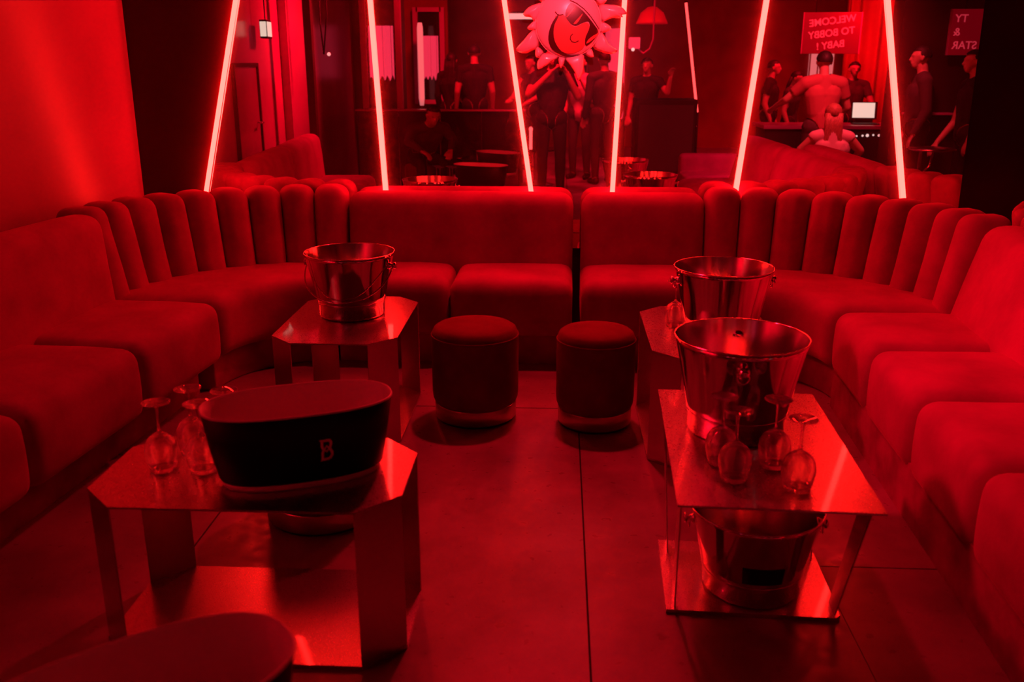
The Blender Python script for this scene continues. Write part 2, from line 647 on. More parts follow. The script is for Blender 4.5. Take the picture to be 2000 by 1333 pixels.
# back run, left of the gap  (front at y 4.47)
sofa_straight('banquette_sofa', 'long straight back section of red velvet banquette left of the dark gap', G,
              (LC[0], 4.47), (1, -0.008), [0.605, 0.625], [1.23], 0.08, by=0.40, bth=0.15, lean=0.06, top=0.828)
sofa_straight('banquette_sofa', 'short straight back section of red velvet banquette right of the dark gap', G,
              (0.115, 4.46), (1, -0.008), [0.665], [0.665], 0.08, by=0.40, bth=0.15, lean=0.06, top=0.828)
sofa_corner('banquette_corner', 'curved tufted red velvet corner section by the lit left wall', G,
            LC[0], LC[1], 0.40, 0.42, PI, PI / 2, 9)
sofa_corner('banquette_corner', 'curved tufted red velvet corner section at the right end of the mirror', G,
            RC[0], RC[1], 0.44, 0.43, PI / 2, 0, 9)
# left run: runs away from the camera on the left -> direction +y-ish with body on its left (-x)
dl = Vector((0.085, 1.0)).normalized()
Ll = [0.70, 0.70, 0.70, 0.70]
end = Vector((-1.547, 4.025))
stl = end - dl * sum(Ll)
sofa_straight('banquette_sofa', 'straight red velvet banquette section along the left wall', G, stl, dl, Ll, [1.40, 1.40], 0.13, 0.21, by=0.47, bth=0.17, lean=0.04)
# right run: direction towards the camera (-y), body on its left (+x)
dr = Vector((-0.045, -1.0)).normalized()
Lr = [0.565, 0.545, 0.545, 0.545, 0.45]
str_ = Vector((1.235, 4.02))
sofa_straight('banquette_sofa', 'straight red velvet banquette section on the right, its front seats cut by the frame', G, str_, dr, Lr,
              [1.40, 1.25], 0.012, 0.20, by=0.44, bth=0.17, lean=0.13)
# the neighbouring booth behind the right-hand sofa
sofa_corner('banquette_corner', 'tufted red sofa corner of the neighbouring booth seen over the right sofa', G,
            3.22, RC[1], 0.44, 0.43, PI, PI / 2, 9)
dn = Vector((0.0, 1.0))
sofa_straight('banquette_sofa', 'red velvet sofa of the neighbouring booth, back to back with the right sofa', G, (2.79, 2.25), dn,
              [0.59, 0.59, 0.59], [1.77], 0.05)


# ------------------------------------------------------------------ poufs
def pouf(label, loc, r, h):
    t = thing('pouf_stool', label, 'stool', loc, 0, 'round velvet poufs')
    obj('base_band', lathe([(0, 0.012), (r * 0.93, 0.012), (r * 0.945, 0.016), (r * 0.945, 0.075), (r * 0.93, 0.08), (0, 0.08)], 48), M['brass_band'], t)
    obj('foot_disc', lathe([(0, 0.0), (r * 0.88, 0.0), (r * 0.88, 0.013), (0, 0.013)], 32), M['black'], t)
    b = r
    prof = [(0, 0.078), (b * 0.93, 0.078), (b * 0.985, 0.10), (b, 0.13), (b * 1.0, h * 0.6), (b, h - 0.06), (b * 0.985, h - 0.035),
            (b * 0.94, h - 0.014), (b * 0.86, h - 0.004), (b * 0.6, h + 0.002), (b * 0.3, h + 0.004), (0, h + 0.004)]
    obj('seat', lathe(prof, 56), M['velvet_dark'], t)
    obj('piping', tube([(b * 0.992 * math.cos(2 * PI * k / 48), b * 0.992 * math.sin(2 * PI * k / 48), h - 0.042) for k in range(48)], 0.004, 6, True), M['velvet_dark'], t)
    return t


pouf('wider dark velvet pouf on the floor left of the gap', (-0.352, 3.80, 0), 0.188, 0.42)
pouf('narrower dark velvet pouf on the floor, right one of the two side by side', (0.168, 3.75, 0), 0.167, 0.42)
pouf('dark velvet pouf half hidden behind the black oval tub and its table', (-0.80, 2.86, 0), 0.20, 0.42)


# ------------------------------------------------------------------ steel tables
def octagon(x0, x1, y0, y1, c):
    return [(x0 + c, y0), (x1 - c, y0), (x1, y0 + c), (x1, y1 - c), (x1 - c, y1), (x0 + c, y1), (x0, y1 - c), (x0, y0 + c)]


def steel_table(label, x0, x1, y0, y1, h=0.45, c=0.10):
    cx, cy = (x0 + x1) / 2, (y0 + y1) / 2
    t = thing('steel_table', label, 'table', (cx, cy, 0), 0, 'low steel tables')
    a, b = (x1 - x0) / 2, (y1 - y0) / 2
    bm = bmesh.new()
    add_prism(bm, octagon(-a, a, -b, b, c), h - 0.006, h)
    obj('tabletop', bm, M['steel_scuffed'], t, smooth=False)
    bm = bmesh.new()
    add_prism(bm, octagon(-a, a, -b, b, c), 0.0, 0.012)
    obj('base_plate', bm, M['steel_scuffed'], t, smooth=False)
    k = 0.004
    for sx in (-1, 1):
        for sy in (-1, 1):
            p = Vector((sx * (a - c), sy * b))
            q = Vector((sx * a, sy * (b - c)))
            n = Vector((-sx, -sy)).normalized() * k
            bm = bmesh.new()
            add_prism(bm, [tuple(p + n * 0.3), tuple(q + n * 0.3), tuple(q + n * 1.3), tuple(p + n * 1.3)], 0.012, h - 0.006)
            obj('leg', bm, M['steel'], t, smooth=False)
    return t


steel_table('low steel table with cut corners under the black oval tub', -1.20, -0.385, 2.00, 2.465)
steel_table('low steel table near the left sofa corner, carrying the bucket with the hanging handle', -1.14, -0.632, 3.385, 4.145)
steel_table('low steel table with cut corners near the right sofa, wine bucket on its far half', 0.362, 0.872, 3.262, 4.03)

# front right table: plain rectangular top on a shorter base
t = thing('steel_table', 'low steel table with square corners, bucket and four upturned glasses on top', 'table', (0.575, 2.49, 0), R(-2.5), 'low steel tables')
obj('tabletop', box(-0.252, 0.252, -0.42, 0.425, 0.444, 0.45), M['steel_scuffed'], t, smooth=False)
bm = bmesh.new()
add_prism(bm, [(-0.245, -0.20), (0.225, -0.20), (0.24, -0.185), (0.24, 0.16), (0.20, 0.20), (-0.245, 0.20)], 0.0, 0.012)
obj('base_plate', bm, M['steel_scuffed'], t, smooth=False)
for sx in (-1, 1):
    for sy in (-1, 1):
        bm = bmesh.new()
        xt, xb = sx * 0.238, sx * 0.222
        yt0, yt1 = sy * 0.36, sy * 0.27
        yb0, yb1 = sy * 0.188, sy * 0.12
        d = 0.004
        vs = [(xb, yb0, 0.012), (xb + d, yb0, 0.012), (xb + d, yb1, 0.012), (xb, yb1, 0.012),
              (xt, yt0, 0.444), (xt + d, yt0, 0.444), (xt + d, yt1, 0.444), (xt, yt1, 0.444)]
        v = [bm.verts.new(p) for p in vs]
        for f in ((0, 1, 2, 3), (4, 5, 6, 7), (0, 1, 5, 4), (1, 2, 6, 5), (2, 3, 7, 6), (3, 0, 4, 7)):
            bm.faces.new([v[i] for i in f])
        obj('leg', bm, M['steel'], t, smooth=False)


# ------------------------------------------------------------------ champagne buckets
def bucket(label, loc, rz, H=0.275, Rr=0.191, Rb=0.141, bail=False, tag_label=False):
    t = thing('wine_bucket', label, 'bucket', loc, rz, 'steel wine buckets')
    th = 0.0022
    outer = [(0, 0.004), (Rb - 0.01, 0.0), (Rb - 0.003, 0.004), (Rb, 0.012), (Rb + 0.001, 0.066), (Rb + 0.006, 0.071)]
    for i in range(1, 13):
        u = i / 12
        r = Rb + 0.006 + (Rr - Rb - 0.006) * (u ** 1.15)
        outer.append((r, 0.071 + (H - 0.071) * u))
    inner = [(r - th, z + 0.0003) for r, z in outer[:4:-1] if z < H - 0.001] + [(Rb - 0.004, 0.02), (0, 0.018)]
    obj('body', lathe(outer + [(Rr - th, H)], 72), M['polished'], t)
    obj('inner_wall', lathe([(Rr - th, H)] + inner, 72), M['inner_steel'], t)
    obj('rim', tube([(Rr * math.cos(2 * PI * k / 64), Rr * math.sin(2 * PI * k / 64), H) for k in range(64)], 0.0026, 8, True), M['chrome'], t)
    obj('seam_ring', tube([((Rb + 0.004) * math.cos(2 * PI * k / 64), (Rb + 0.004) * math.sin(2 * PI * k / 64), 0.069) for k in range(64)], 0.002, 6, True), M['chrome'], t)
    zk = H - 0.052
    rk = Rb + 0.006 + (Rr - Rb - 0.006) * (((zk - 0.071) / (H - 0.071)) ** 1.15)
    for s in (-1, 1):
        bm = lathe([(0, -0.002), (0.017, -0.002), (0.018, 0.003), (0.010, 0.006), (0.008, 0.016), (0.014, 0.018), (0.015, 0.026), (0.008, 0.030), (0, 0.030)], 20)
        bmesh.ops.transform(bm, matrix=Matrix.Translation((s * (rk - 0.001), 0, zk)) @ Matrix.Rotation(s * PI / 2, 4, 'Y'), verts=bm.verts[:])
        kb = obj('knob', bm, M['chrome'], t)
        if not bail:
            rr = 0.016
            obj('ring', tube([(s * (rk + 0.012), rr * math.cos(2 * PI * k / 20), zk - 0.014 + rr * math.sin(2 * PI * k / 20)) for k in range(20)], 0.0026, 6, True), M['chrome'], kb)
    if bail:
        pts = []
        for k in range(33):
            a = PI * k / 32
            x = (rk + 0.014) * math.cos(a)
            s = math.sin(a) ** 0.85
            pts.append((x, -s * 0.165, zk - s * 0.135))
        obj('handle', tube(pts, 0.0036, 8), M['chrome'], t)
    if tag_label:
        bm = bmesh.new()
        grid = []
        for i in range(9):
            row = []
            for j in range(2):
                z = 0.085 + j * 0.055
                r = Rb + 0.006 + (Rr - Rb - 0.006) * (((z - 0.071) / (H - 0.071)) ** 1.15) + 0.0012
                a = -PI / 2 + (i / 8 - 0.5) * 0.75 + 0.05
                row.append(bm.verts.new((r * math.cos(a), r * math.sin(a), z)))
            grid.append(row)
        for i in range(8):
            bm.faces.new((grid[i][0], grid[i + 1][0], grid[i + 1][1], grid[i][1]))
        bmesh.ops.solidify(bm, geom=bm.faces[:], thickness=0.0008)
        lo = obj('label_sticker', bm, M['label_black'], t)
        lo['label'] = 'black blank sticker'
    return t


bucket('steel wine bucket with a hanging wire handle, on the table nearest the left sofa corner', (-0.888, 3.83, 0.45), R(-8), bail=True)
bucket('steel wine bucket on the table near the right sofa, one upturned glass beside it', (0.648, 3.56, 0.45), R(4), H=0.285)
bucket('steel wine bucket with knob facing front, behind four upturned glasses', (0.535, 2.585, 0.45), R(82), H=0.29)
bucket('steel wine bucket with black sticker on the lower shelf of the square-cornered table', (0.585, 2.448, 0.012), R(-3), H=0.262, tag_label=True)


# ------------------------------------------------------------------ upturned wine glasses
def make_glass(label, loc, group, s=1.0):
    t = thing('wine_glass', label, 'glass', loc, 0, group)
    bowl_o = [(0.0335, 0.0), (0.0385, 0.020), (0.0425, 0.042), (0.0435, 0.055), (0.0405, 0.074), (0.032, 0.090), (0.018, 0.101), (0.007, 0.107), (0.0045, 0.112)]
    bowl_i = [(0.0, 0.101), (0.016, 0.097), (0.030, 0.087), (0.0385, 0.073), (0.0417, 0.055), (0.0407, 0.042), (0.0368, 0.020), (0.032, 0.0005)]
    obj('bowl', lathe([(r * s, z * s) for r, z in ([(0, 0.112)] + bowl_o[::-1] + bowl_i[::-1])], 36), M['glass'], t)
    obj('stem', lathe([(r * s, z * s) for r, z in [(0, 0.110), (0.0046, 0.112), (0.0036, 0.125), (0.0034, 0.150), (0.0042, 0.172), (0.007, 0.182), (0, 0.184)]], 16), M['glass'], t)
    obj('foot', lathe([(r * s, z * s) for r, z in [(0, 0.181), (0.010, 0.182), (0.024, 0.187), (0.036, 0.190), (0.037, 0.192), (0.034, 0.193), (0, 0.1925)]], 36), M['glass'], t)
    return t


GF = 'upturned wine glasses by the black tub'
g0 = make_glass('upturned wine glass standing furthest left on the tub table', (-1.052, 2.225, 0.45), GF)
dup(g0, (-1.010, 2.335, 0.45), 0, 'upturned wine glass at the back of the group left of the black tub', GF)
dup(g0, (-0.940, 2.222, 0.45), 0, 'upturned wine glass half hidden by the left end of the black tub', GF)
dup(g0, (-0.905, 2.325, 0.45), 0, 'upturned wine glass showing only its foot behind the black tub', GF)
GR = 'upturned wine glasses in front of the bucket'
dup(g0, (0.452, 2.345, 0.45), 0, 'upturned wine glass close to the bucket, left in the group of four', GR)
dup(g0, (0.470, 2.240, 0.45), 0, 'upturned wine glass nearest the table front edge, left in the group of four', GR)
dup(g0, (0.592, 2.330, 0.45), 0, 'upturned wine glass close to the bucket, right in the group of four', GR)
dup(g0, (0.622, 2.190, 0.45), 0, 'upturned wine glass standing by the bright scuffed streak of the steel top', GR)
dup(g0, (0.487, 3.705, 0.45), 0, 'single upturned wine glass beside the far right bucket')


# ------------------------------------------------------------------ black oval tubs
def superoval(a, b, n, k, e=2.5):
    t_ = 2 * PI * k / n
    c, s = math.cos(t_), math.sin(t_)
    return (a * math.copysign(abs(c) ** (2 / e), c), b * math.copysign(abs(s) ** (2 / e), s))


def tub(label, loc, rz, a=0.245, b=0.125, H=0.19, logo=True):
    t = thing('ice_tub', label, 'tub', loc, rz, 'black oval ice tubs')
    n = 72

    def ring(bm, sc_, z):
        return [bm.verts.new((superoval(a * sc_, b * sc_, n, k)[0], superoval(a * sc_, b * sc_, n, k)[1], z)) for k in range(n)]

    def skin(prof):
        bm = bmesh.new()
        rings = [ring(bm, s, z) for s, z in prof]
        for p, q in zip(rings, rings[1:]):
            for k in range(n):
                bm.faces.new((p[k], p[(k + 1) % n], q[(k + 1) % n], q[k]))
        return bm, rings
    bm, rg = skin([(0.80, 0.0), (0.832, 0.0), (0.84, 0.004), (0.842, 0.020), (0.80, 0.022)])
    bm.faces.new(rg[0][::-1])
    obj('foot_band', bm, M['tub_white'], t)
    bm, rg = skin([(0.83, 0.018), (0.858, 0.019), (0.872, 0.024), (0.935, 0.10), (1.0, H - 0.002), (0.985, H - 0.001)])
    bm.faces.new(rg[0][::-1])
    obj('shell', bm, M['tub_black'], t)
    bm, rg = skin([(0.987, H), (0.978, H - 0.002), (0.905, 0.09), (0.85, 0.018), (0.82, 0.012), (0.4, 0.010)])
    bm.faces.new(rg[-1])
    obj('lining', bm, M['tub_white'], t)
    bm = bmesh.new()
    add_tube(bm, [(*superoval(a * 0.995, b * 0.995, n, k), H) for k in range(n)], 0.0032, 8, True)
    obj('rim', bm, M['tub_white'], t)
    # raised ribs added to stand for a fan-shaped reflection on the floor
    bm = bmesh.new()
    for k in range(13):
        ang = -PI * 0.5 + PI * k / 12
        p0 = (0.10 + 0.012 * math.cos(ang), 0.012 * math.sin(ang), 0.013)
        p1 = (0.10 + 0.062 * math.cos(ang), 0.062 * math.sin(ang), 0.014)
        add_tube(bm, [p0, p1], 0.0022, 6, r2=0.0036)
    obj('reflection_ribs', bm, M['tub_white'], t)
    if logo:
        # the crossed B monogram: two closed loops of ribbon that cross in a small diamond, wrapped onto the front wall
        up_ = [(-0.42, 0.82), (0.10, 0.86), (0.30, 0.82), (0.43, 0.66), (0.42, 0.44), (0.32, 0.20), (0.17, 0.02), (0.02, -0.17),
               (-0.16, -0.02), (-0.33, 0.14), (-0.40, 0.32), (-0.40, 0.80)]
        lo_ = [(-0.38, -0.86), (0.12, -0.86), (0.36, -0.74), (0.50, -0.50), (0.50, -0.26), (0.36, -0.02), (0.18, 0.16), (0.02, 0.36),
               (-0.14, 0.10), (-0.32, -0.10), (-0.38, -0.26), (-0.38, -0.84)]
        bm = bmesh.new()
        for loop in (up_, lo_):
            n2 = len(loop)
            L_, R_ = [], []
            for i in range(n2):
                a0_, a1_, a2_ = Vector(loop[i - 1]), Vector(loop[i]), Vector(loop[(i + 1) % n2])
                d1, d2 = (a1_ - a0_).normalized(), (a2_ - a1_).normalized()
                nn = Vector((-(d1 + d2).y, (d1 + d2).x))
                nn = nn.normalized() if nn.length > 1e-6 else Vector((-d1.y, d1.x))
                cs = max(0.6, nn.dot(Vector((-d1.y, d1.x))))
                hw = (0.065 if abs(a1_.x - 0.02) < 0.2 and abs(a1_.y) < 0.4 else 0.125) / cs
                L_.append(bm.verts.new((*(a1_ + nn * hw), 0)))
                R_.append(bm.verts.new((*(a1_ - nn * hw), 0)))
            for i in range(n2):
                j2 = (i + 1) % n2
                bm.faces.new((L_[i], L_[j2], R_[j2], R_[i]))
        for tri in (((-0.30, 0.96), (-0.68, 0.92), (-0.46, 0.70)), ((-0.30, -0.98), (-0.62, -1.02), (-0.46, -0.72))):
            bm.faces.new([bm.verts.new((*p, 0)) for p in tri])
        S = 0.0275
        x0, zc = 0.052, 0.105
        for v in bm.verts:
            x, z = x0 + v.co.x * S, zc + v.co.y * S * 1.12
            sc_ = 0.87 + (z - 0.012) / 0.088 * 0.065 if z < 0.10 else 0.935 + (z - 0.10) / (H - 0.10) * 0.065
            yy = -b * sc_ * (max(0, 1 - abs(x / (a * sc_)) ** 2.5)) ** (1 / 2.5)
            v.co = (x, yy - 0.0012, z)
        lo = obj('logo_emblem', bm, M['logo'], t, smooth=False)
        lo['label'] = 'pale B monogram with crossed strokes'
    return t


tub('black oval ice tub with pale B monogram, on the front left steel table', (-0.672, 2.225, 0.45), R(22), H=0.205)
# second tub in the corner, on a table of its own
steel_table('low steel table at the near left corner carrying the blurred second tub', -1.02, -0.42, 0.62, 1.32)
tub('blurred black oval tub seen from above in the near left corner', (-0.60, 1.065, 0.45), R(40), logo=False, H=0.205)


# ------------------------------------------------------------------ sun balloon hanging in front of the mirror
def sun_balloon():
    CX, CZ = 0.036, 1.69
    PXM = 0.00272
    t = thing('sun_balloon', 'foil sun balloon with smile and sunglasses stuck on the mirror top', 'balloon', (CX, D - 0.075, CZ), 0)
    Rb, dep = 0.168, 0.060

    def uv(cx, cy):
        return ((cx / 6.6667 + 960 - 1104) * PXM, -(cy / 6.6667 - 42) * PXM)

    def dome(u, v, off):
        q = min(1.0, (u * u + v * v) / (Rb * Rb))
        return Vector((u, -dep * math.sqrt(max(0.0, 1 - q)) ** 0.9 - off, v))
    bm = bmesh.new()
    bmesh.ops.create_uvsphere(bm, u_segments=48, v_segments=24, radius=1.0)
    for v in bm.verts:
        v.co = Vector((v.co.x * Rb, v.co.z * dep, v.co.y * Rb))
    obj('body', bm, M['foil'], t)
    obj('seam', tube([(Rb * math.cos(2 * PI * k / 60), 0, Rb * math.sin(2 * PI * k / 60)) for k in range(60)], 0.004, 8, True), M['foil_seam'], t)
    RAYS = [
        [(640, 45), (500, 70), (430, 115), (390, 180), (480, 195), (515, 240), (560, 230)],
        [(545, 250), (470, 300), (445, 345), (500, 355), (560, 350)],
        [(545, 365), (470, 400), (410, 470), (305, 590), (340, 630), (420, 640), (490, 610), (590, 550)],
        [(570, 560), (545, 640), (560, 690), (595, 692), (650, 630)],
        [(660, 640), (590, 720), (570, 770), (590, 840), (690, 790), (760, 740), (840, 680)],
        [(850, 690), (848, 760), (872, 825), (900, 800), (930, 700)],
        [(930, 690), (990, 780), (1060, 880), (1100, 980), (1150, 900), (1165, 800), (1150, 640)],
        [(1190, 640), (1230, 685), (1275, 695), (1290, 675), (1260, 590)],
        [(1290, 560), (1400, 625), (1500, 650), (1560, 640), (1588, 605), (1480, 530), (1430, 450), (1370, 390)],
        [(1370, 385), (1450, 378), (1500, 350), (1480, 310), (1385, 270)],
        [(1380, 255), (1440, 240), (1540, 205), (1640, 212), (1635, 185), (1690, 170), (1650, 110), (1580, 75), (1480, 62), (1340, 75)],
        [(1360, 60), (1440, 10), (1370, -20), (1300, -10)],
        [(1290, -30), (1350, -150), (1340, -230), (1250, -190), (1170, -110)],
        [(1150, -120), (1110, -230), (1050, -300), (960, -260), (980, -120)],
        [(960, -110), (860, -170), (760, -250), (720, -170), (780, -60)],
        [(760, -50), (640, -80), (540, -60), (600, 0), (680, 30)],
    ]
    for ry in RAYS:
        P = [Vector((*uv(*p), 0)) for p in smooth_ring(ry)]
        c = sum(P, Vector()) / len(P)
        bm = bmesh.new()
        lv = []
        for s, y in ((1.0, 0.0), (0.72, 0.011), (0.36, 0.017)):
            lv.append(([bm.verts.new((c.x + (p.x - c.x) * s, -y, c.y + (p.y - c.y) * s)) for p in P],
                       [bm.verts.new((c.x + (p.x - c.x) * s, y, c.y + (p.y - c.y) * s)) for p in P] if y else None))
        n = len(P)
        for i in range(n):
            j = (i + 1) % n
            for side in (0, 1):
                A = lv[0][0]
                B = lv[1][side]
                Cc = lv[2][side]
                bm.faces.new((A[i], A[j], B[j], B[i]))
                bm.faces.new((B[i], B[j], Cc[j], Cc[i]))
        bm.faces.new(lv[2][0])
        bm.faces.new(lv[2][1])
        obj('ray', bm, M['foil'], t)

    def patch(name, pts, m, off, cuts=2):
        bm = poly_face([uv(*p) for p in smooth_ring(pts, 2)], lambda u, v: dome(u, v, off), 0.007)
        return obj(name, bm, m, t)
    face = [(800, 200), (900, 190), (930, 220), (1000, 310), (1065, 325), (1140, 285), (1200, 280), (1225, 330), (1180, 470), (1175, 540),
            (1130, 600), (1040, 640), (960, 650), (880, 620), (810, 540), (780, 430), (780, 310)]
    patch('face_print', face, M['foil_face'], 0.0016)
    smile = [(830, 185), (770, 260), (730, 350), (712, 440), (722, 520), (765, 600), (850, 655), (950, 690), (1060, 690), (1150, 668), (1210, 640),
             (1100, 664), (1000, 668), (920, 648), (850, 590), (795, 500), (778, 400), (790, 300), (835, 215)]
    patch('smile', smile, M['foil_dark'], 0.0022, 1)
    shades = [(985, 45), (1060, 80), (1140, 140), (1220, 225), (1290, 310), (1338, 375), (1320, 430), (1270, 500), (1195, 556), (1175, 520),
              (1180, 450), (1215, 370), (1228, 310), (1215, 270), (1170, 270), (1110, 295), (1060, 318), (1005, 305), (950, 250), (922, 200), (930, 130)]
    patch('sunglasses', shades, M['foil_dark'], 0.0024, 2)
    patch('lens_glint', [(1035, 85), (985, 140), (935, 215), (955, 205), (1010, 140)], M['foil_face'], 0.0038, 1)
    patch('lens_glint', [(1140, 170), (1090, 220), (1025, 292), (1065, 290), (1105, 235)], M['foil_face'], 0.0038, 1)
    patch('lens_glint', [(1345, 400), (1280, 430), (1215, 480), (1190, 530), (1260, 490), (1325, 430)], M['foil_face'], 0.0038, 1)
    obj('brow_line', tube([dome(*uv(x, y), 0.003) for x, y in [(975, 15), (1060, 50), (1150, 115), (1230, 195), (1300, 285), (1345, 350)]], 0.0022, 6), M['foil_dark'], t)
    obj('nose', tube([dome(*uv(x, y), 0.003) for x, y in [(1018, 412), (992, 440), (988, 475), (1010, 505), (1050, 515), (1092, 495)]], 0.0022, 6), M['foil_dark'], t)
    obj('cheek_line', tube([dome(*uv(x, y), 0.003) for x, y in [(795, 148), (820, 180), (850, 190), (895, 183)]], 0.0022, 6), M['foil_dark'], t)
    # seam ring and loop are paler and glossier than the body
    obj('hanging_loop', tube([(0, 0, Rb), (0.0, 0.02, 0.45), (0, 0.067, 1.2)], 0.0012, 6), M['foil_seam'], t)


sun_balloon()


# ------------------------------------------------------------------ people
def seg_dist(P, a, b):
    ab = b - a
    L2 = max(1e-9, float(ab @ ab))
    tt = np.clip(((P - a) @ ab) / L2, 0, 1)
    return np.linalg.norm(P - (a + tt[:, None] * ab), axis=1), tt


def human(label, loc, facing, stature=1.72, sit=False, top='cloth_black', bottom='cloth_black', sleeves=True, long_hair=False,
          hair='hair_dark', elbow_l=None, wrist_l=None, elbow_r=None, wrist_r=None, lean=0.0, head_turn=0.0, head_drop=0.0, voxel=0.011,
          strap=False, female=False, group='people in the bar', seat_h=0.5, hand_dir=None):
    """local frame: x to the person's right, y forward, z up; facing = heading of +y in degrees from +Y, counter-clockwise"""
    s = stature / 1.75
    root = thing('person', label, 'person', loc, R(facing), group)
    zoff = 0.0
    if sit:
        hipz = seat_h + 0.09
        zoff = hipz - 0.93
    sh = 0.165 if female else 0.19
    J = {}

    def tors(p):
        p = Vector(p)
        p.z += zoff
        hz = 0.93 + zoff
        dz = p.z - hz
        return Vector((p.x, p.y + math.sin(lean) * dz, hz + math.cos(lean) * dz))
    J['pel'] = tors((0, 0, 0.95))
    J['waist'] = tors((0, 0, 1.10))
    J['chest'] = tors((0, 0.005, 1.30))
    J['neck0'] = tors((0, -0.005, 1.45))
    J['neck1'] = tors((0, 0.015, 1.54))
    hd = J['neck1'] + Vector((0, 0.02 + head_drop * 0.10, 0.085 - head_drop * 0.05))
    bones = []

    def b(p, q, r0, r1, lb):
        bones.append((Vector(p), Vector(q), r0, r1, lb))
    wst = 0.105 if female else 0.125
    b(J['pel'] + Vector((-0.07, 0, 0)), J['pel'] + Vector((0.07, 0, 0)), 0.115, 0.115, 'bottom')
    b(J['pel'], J['waist'], 0.125, wst, 'top')
    b(J['waist'] + Vector((-0.035, 0, 0)), J['chest'] + Vector((-0.07, 0, 0)), wst * 0.9, 0.118, 'top')
    b(J['waist'] + Vector((0.035, 0, 0)), J['chest'] + Vector((0.07, 0, 0)), wst * 0.9, 0.118, 'top')
    b(J['chest'], J['neck0'], 0.11, 0.07, 'top')
    b(J['neck0'], J['neck1'] + Vector((0, 0, 0.03)), 0.056, 0.052, 'skin')
    # head
    fwd = Vector((-math.sin(head_turn), math.cos(head_turn), 0))
    rgt = Vector((math.cos(head_turn), math.sin(head_turn), 0))
    upv = Vector((0, 0, 1))
    if head_drop:
        fwd = (fwd - upv * head_drop * 0.6).normalized()
        upv = rgt.cross(fwd)
    b(hd + upv * 0.035 - fwd * 0.012, hd + upv * 0.035 + fwd * 0.015, 0.079, 0.074, 'head')
    b(hd + upv * 0.0 + fwd * 0.03, hd - upv * 0.055 + fwd * 0.05, 0.060, 0.036, 'head')
    b(hd + upv * 0.022 + fwd * 0.088, hd - upv * 0.008 + fwd * 0.104, 0.010, 0.014, 'head')       # nose
    b(hd - upv * 0.040 + fwd * 0.083 - rgt * 0.016, hd - upv * 0.040 + fwd * 0.083 + rgt * 0.016, 0.011, 0.011, 'head')   # lips
    b(hd + upv * 0.038 + fwd * 0.080 - rgt * 0.035, hd + upv * 0.038 + fwd * 0.080 + rgt * 0.035, 0.013, 0.013, 'head')   # brow
    for sgn in (-1, 1):
        b(hd + rgt * sgn * 0.076 - upv * 0.012, hd + rgt * sgn * 0.082 + upv * 0.022 - fwd * 0.008, 0.011, 0.013, 'head')  # ears
    arms = {}
    for sgn, eo, wo in ((-1, elbow_l, wrist_l), (1, elbow_r, wrist_r)):
        S = tors((sgn * sh, 0, 1.41))
        E = Vector(eo) if eo else tors((sgn * (sh + 0.055), -0.03, 1.13))
        W = Vector(wo) if wo else E + Vector((sgn * 0.01, 0.10, -0.23))
        b(J['neck0'], S, 0.062, 0.064, 'top')
        mid = S.lerp(E, 0.55)
        b(S, mid, 0.060, 0.050, 'top' if sleeves is not None and sleeves != 'none' else 'skin')
        b(mid, E, 0.050, 0.043, 'top' if sleeves in (True, 'long') else 'skin')
        b(E, W, 0.043, 0.029, 'top' if sleeves == 'long' else 'skin')
        fd = (W - E).normalized() if not hand_dir else Vector(hand_dir[0 if sgn < 0 else 1]).normalized()
        side = fd.cross(Vector((0, 0, 1)))
        side = side.normalized() if side.length > 0.2 else Vector((1, 0, 0))
        nrm = side.cross(fd).normalized()
        palm0, palm1 = W + fd * 0.01, W + fd * 0.085
        for q in (-0.026, 0.0, 0.026):
            b(palm0 + side * q * 0.7, palm1 + side * q, 0.015, 0.013, 'skin')
        for fi, (q, fl_) in enumerate(((-0.034, 0.066), (-0.011, 0.078), (0.012, 0.072), (0.034, 0.055))):
            k0 = palm1 + side * q
            k1 = k0 + (fd + side * q * 2).normalized() * fl_ * 0.55 - nrm * 0.012
            k2 = k1 + (fd * 0.75 - nrm * 0.65).normalized() * fl_ * 0.5
            b(k0, k1, 0.0095, 0.0088, 'skin')
            b(k1, k2, 0.0088, 0.0075, 'skin')
        tq = palm0 + fd * 0.018 - side * 0.03 * sgn
        b(tq, tq + fd * 0.035 - side * 0.028 * sgn - nrm * 0.01, 0.012, 0.0105, 'skin')
        b(tq + fd * 0.035 - side * 0.028 * sgn - nrm * 0.01, tq + fd * 0.068 - side * 0.030 * sgn - nrm * 0.02, 0.0105, 0.009, 'skin')
    for sgn in (-1, 1):
        if sit:
            Hp = Vector((sgn * 0.09, 0, 0.92 + zoff))
            K = Vector((sgn * 0.13, 0.42, seat_h + 0.05))
            A = Vector((sgn * 0.12, 0.40, 0.085))
        else:
            Hp = Vector((sgn * 0.09, 0, 0.92))
            K = Vector((sgn * 0.105, 0.025, 0.50))
            A = Vector((sgn * 0.11, -0.02, 0.085))
        b(Hp, K, 0.086, 0.058, 'bottom')
        b(K, K.lerp(A, 0.35), 0.056, 0.056, 'bottom')
        b(K.lerp(A, 0.35), A, 0.056, 0.040, 'bottom')
        b(A + Vector((0, -0.03, -0.035)), A + Vector((sgn * 0.02, 0.16, -0.05)), 0.045, 0.033, 'shoe')
    bm = bmesh.new()
    for p, q, r0, r1, lb in bones:
        d = q - p
        for c, r in ((p, r0), (q, r1)):
            bmesh.ops.create_icosphere(bm, subdivisions=2, radius=r, matrix=Matrix.Translation(c))
        if d.length > 1e-4:
            rot = d.to_track_quat('Z', 'Y').to_matrix().to_4x4()
            bmesh.ops.create_cone(bm, cap_ends=True, segments=14, radius1=r0, radius2=r1, depth=d.length,
                                  matrix=Matrix.Translation((p + q) / 2) @ rot)
    me = bpy.data.meshes.new('tmp_body')
    bm.to_mesh(me)
    bm.free()
    tmp = bpy.data.objects.new('tmp_body', me)
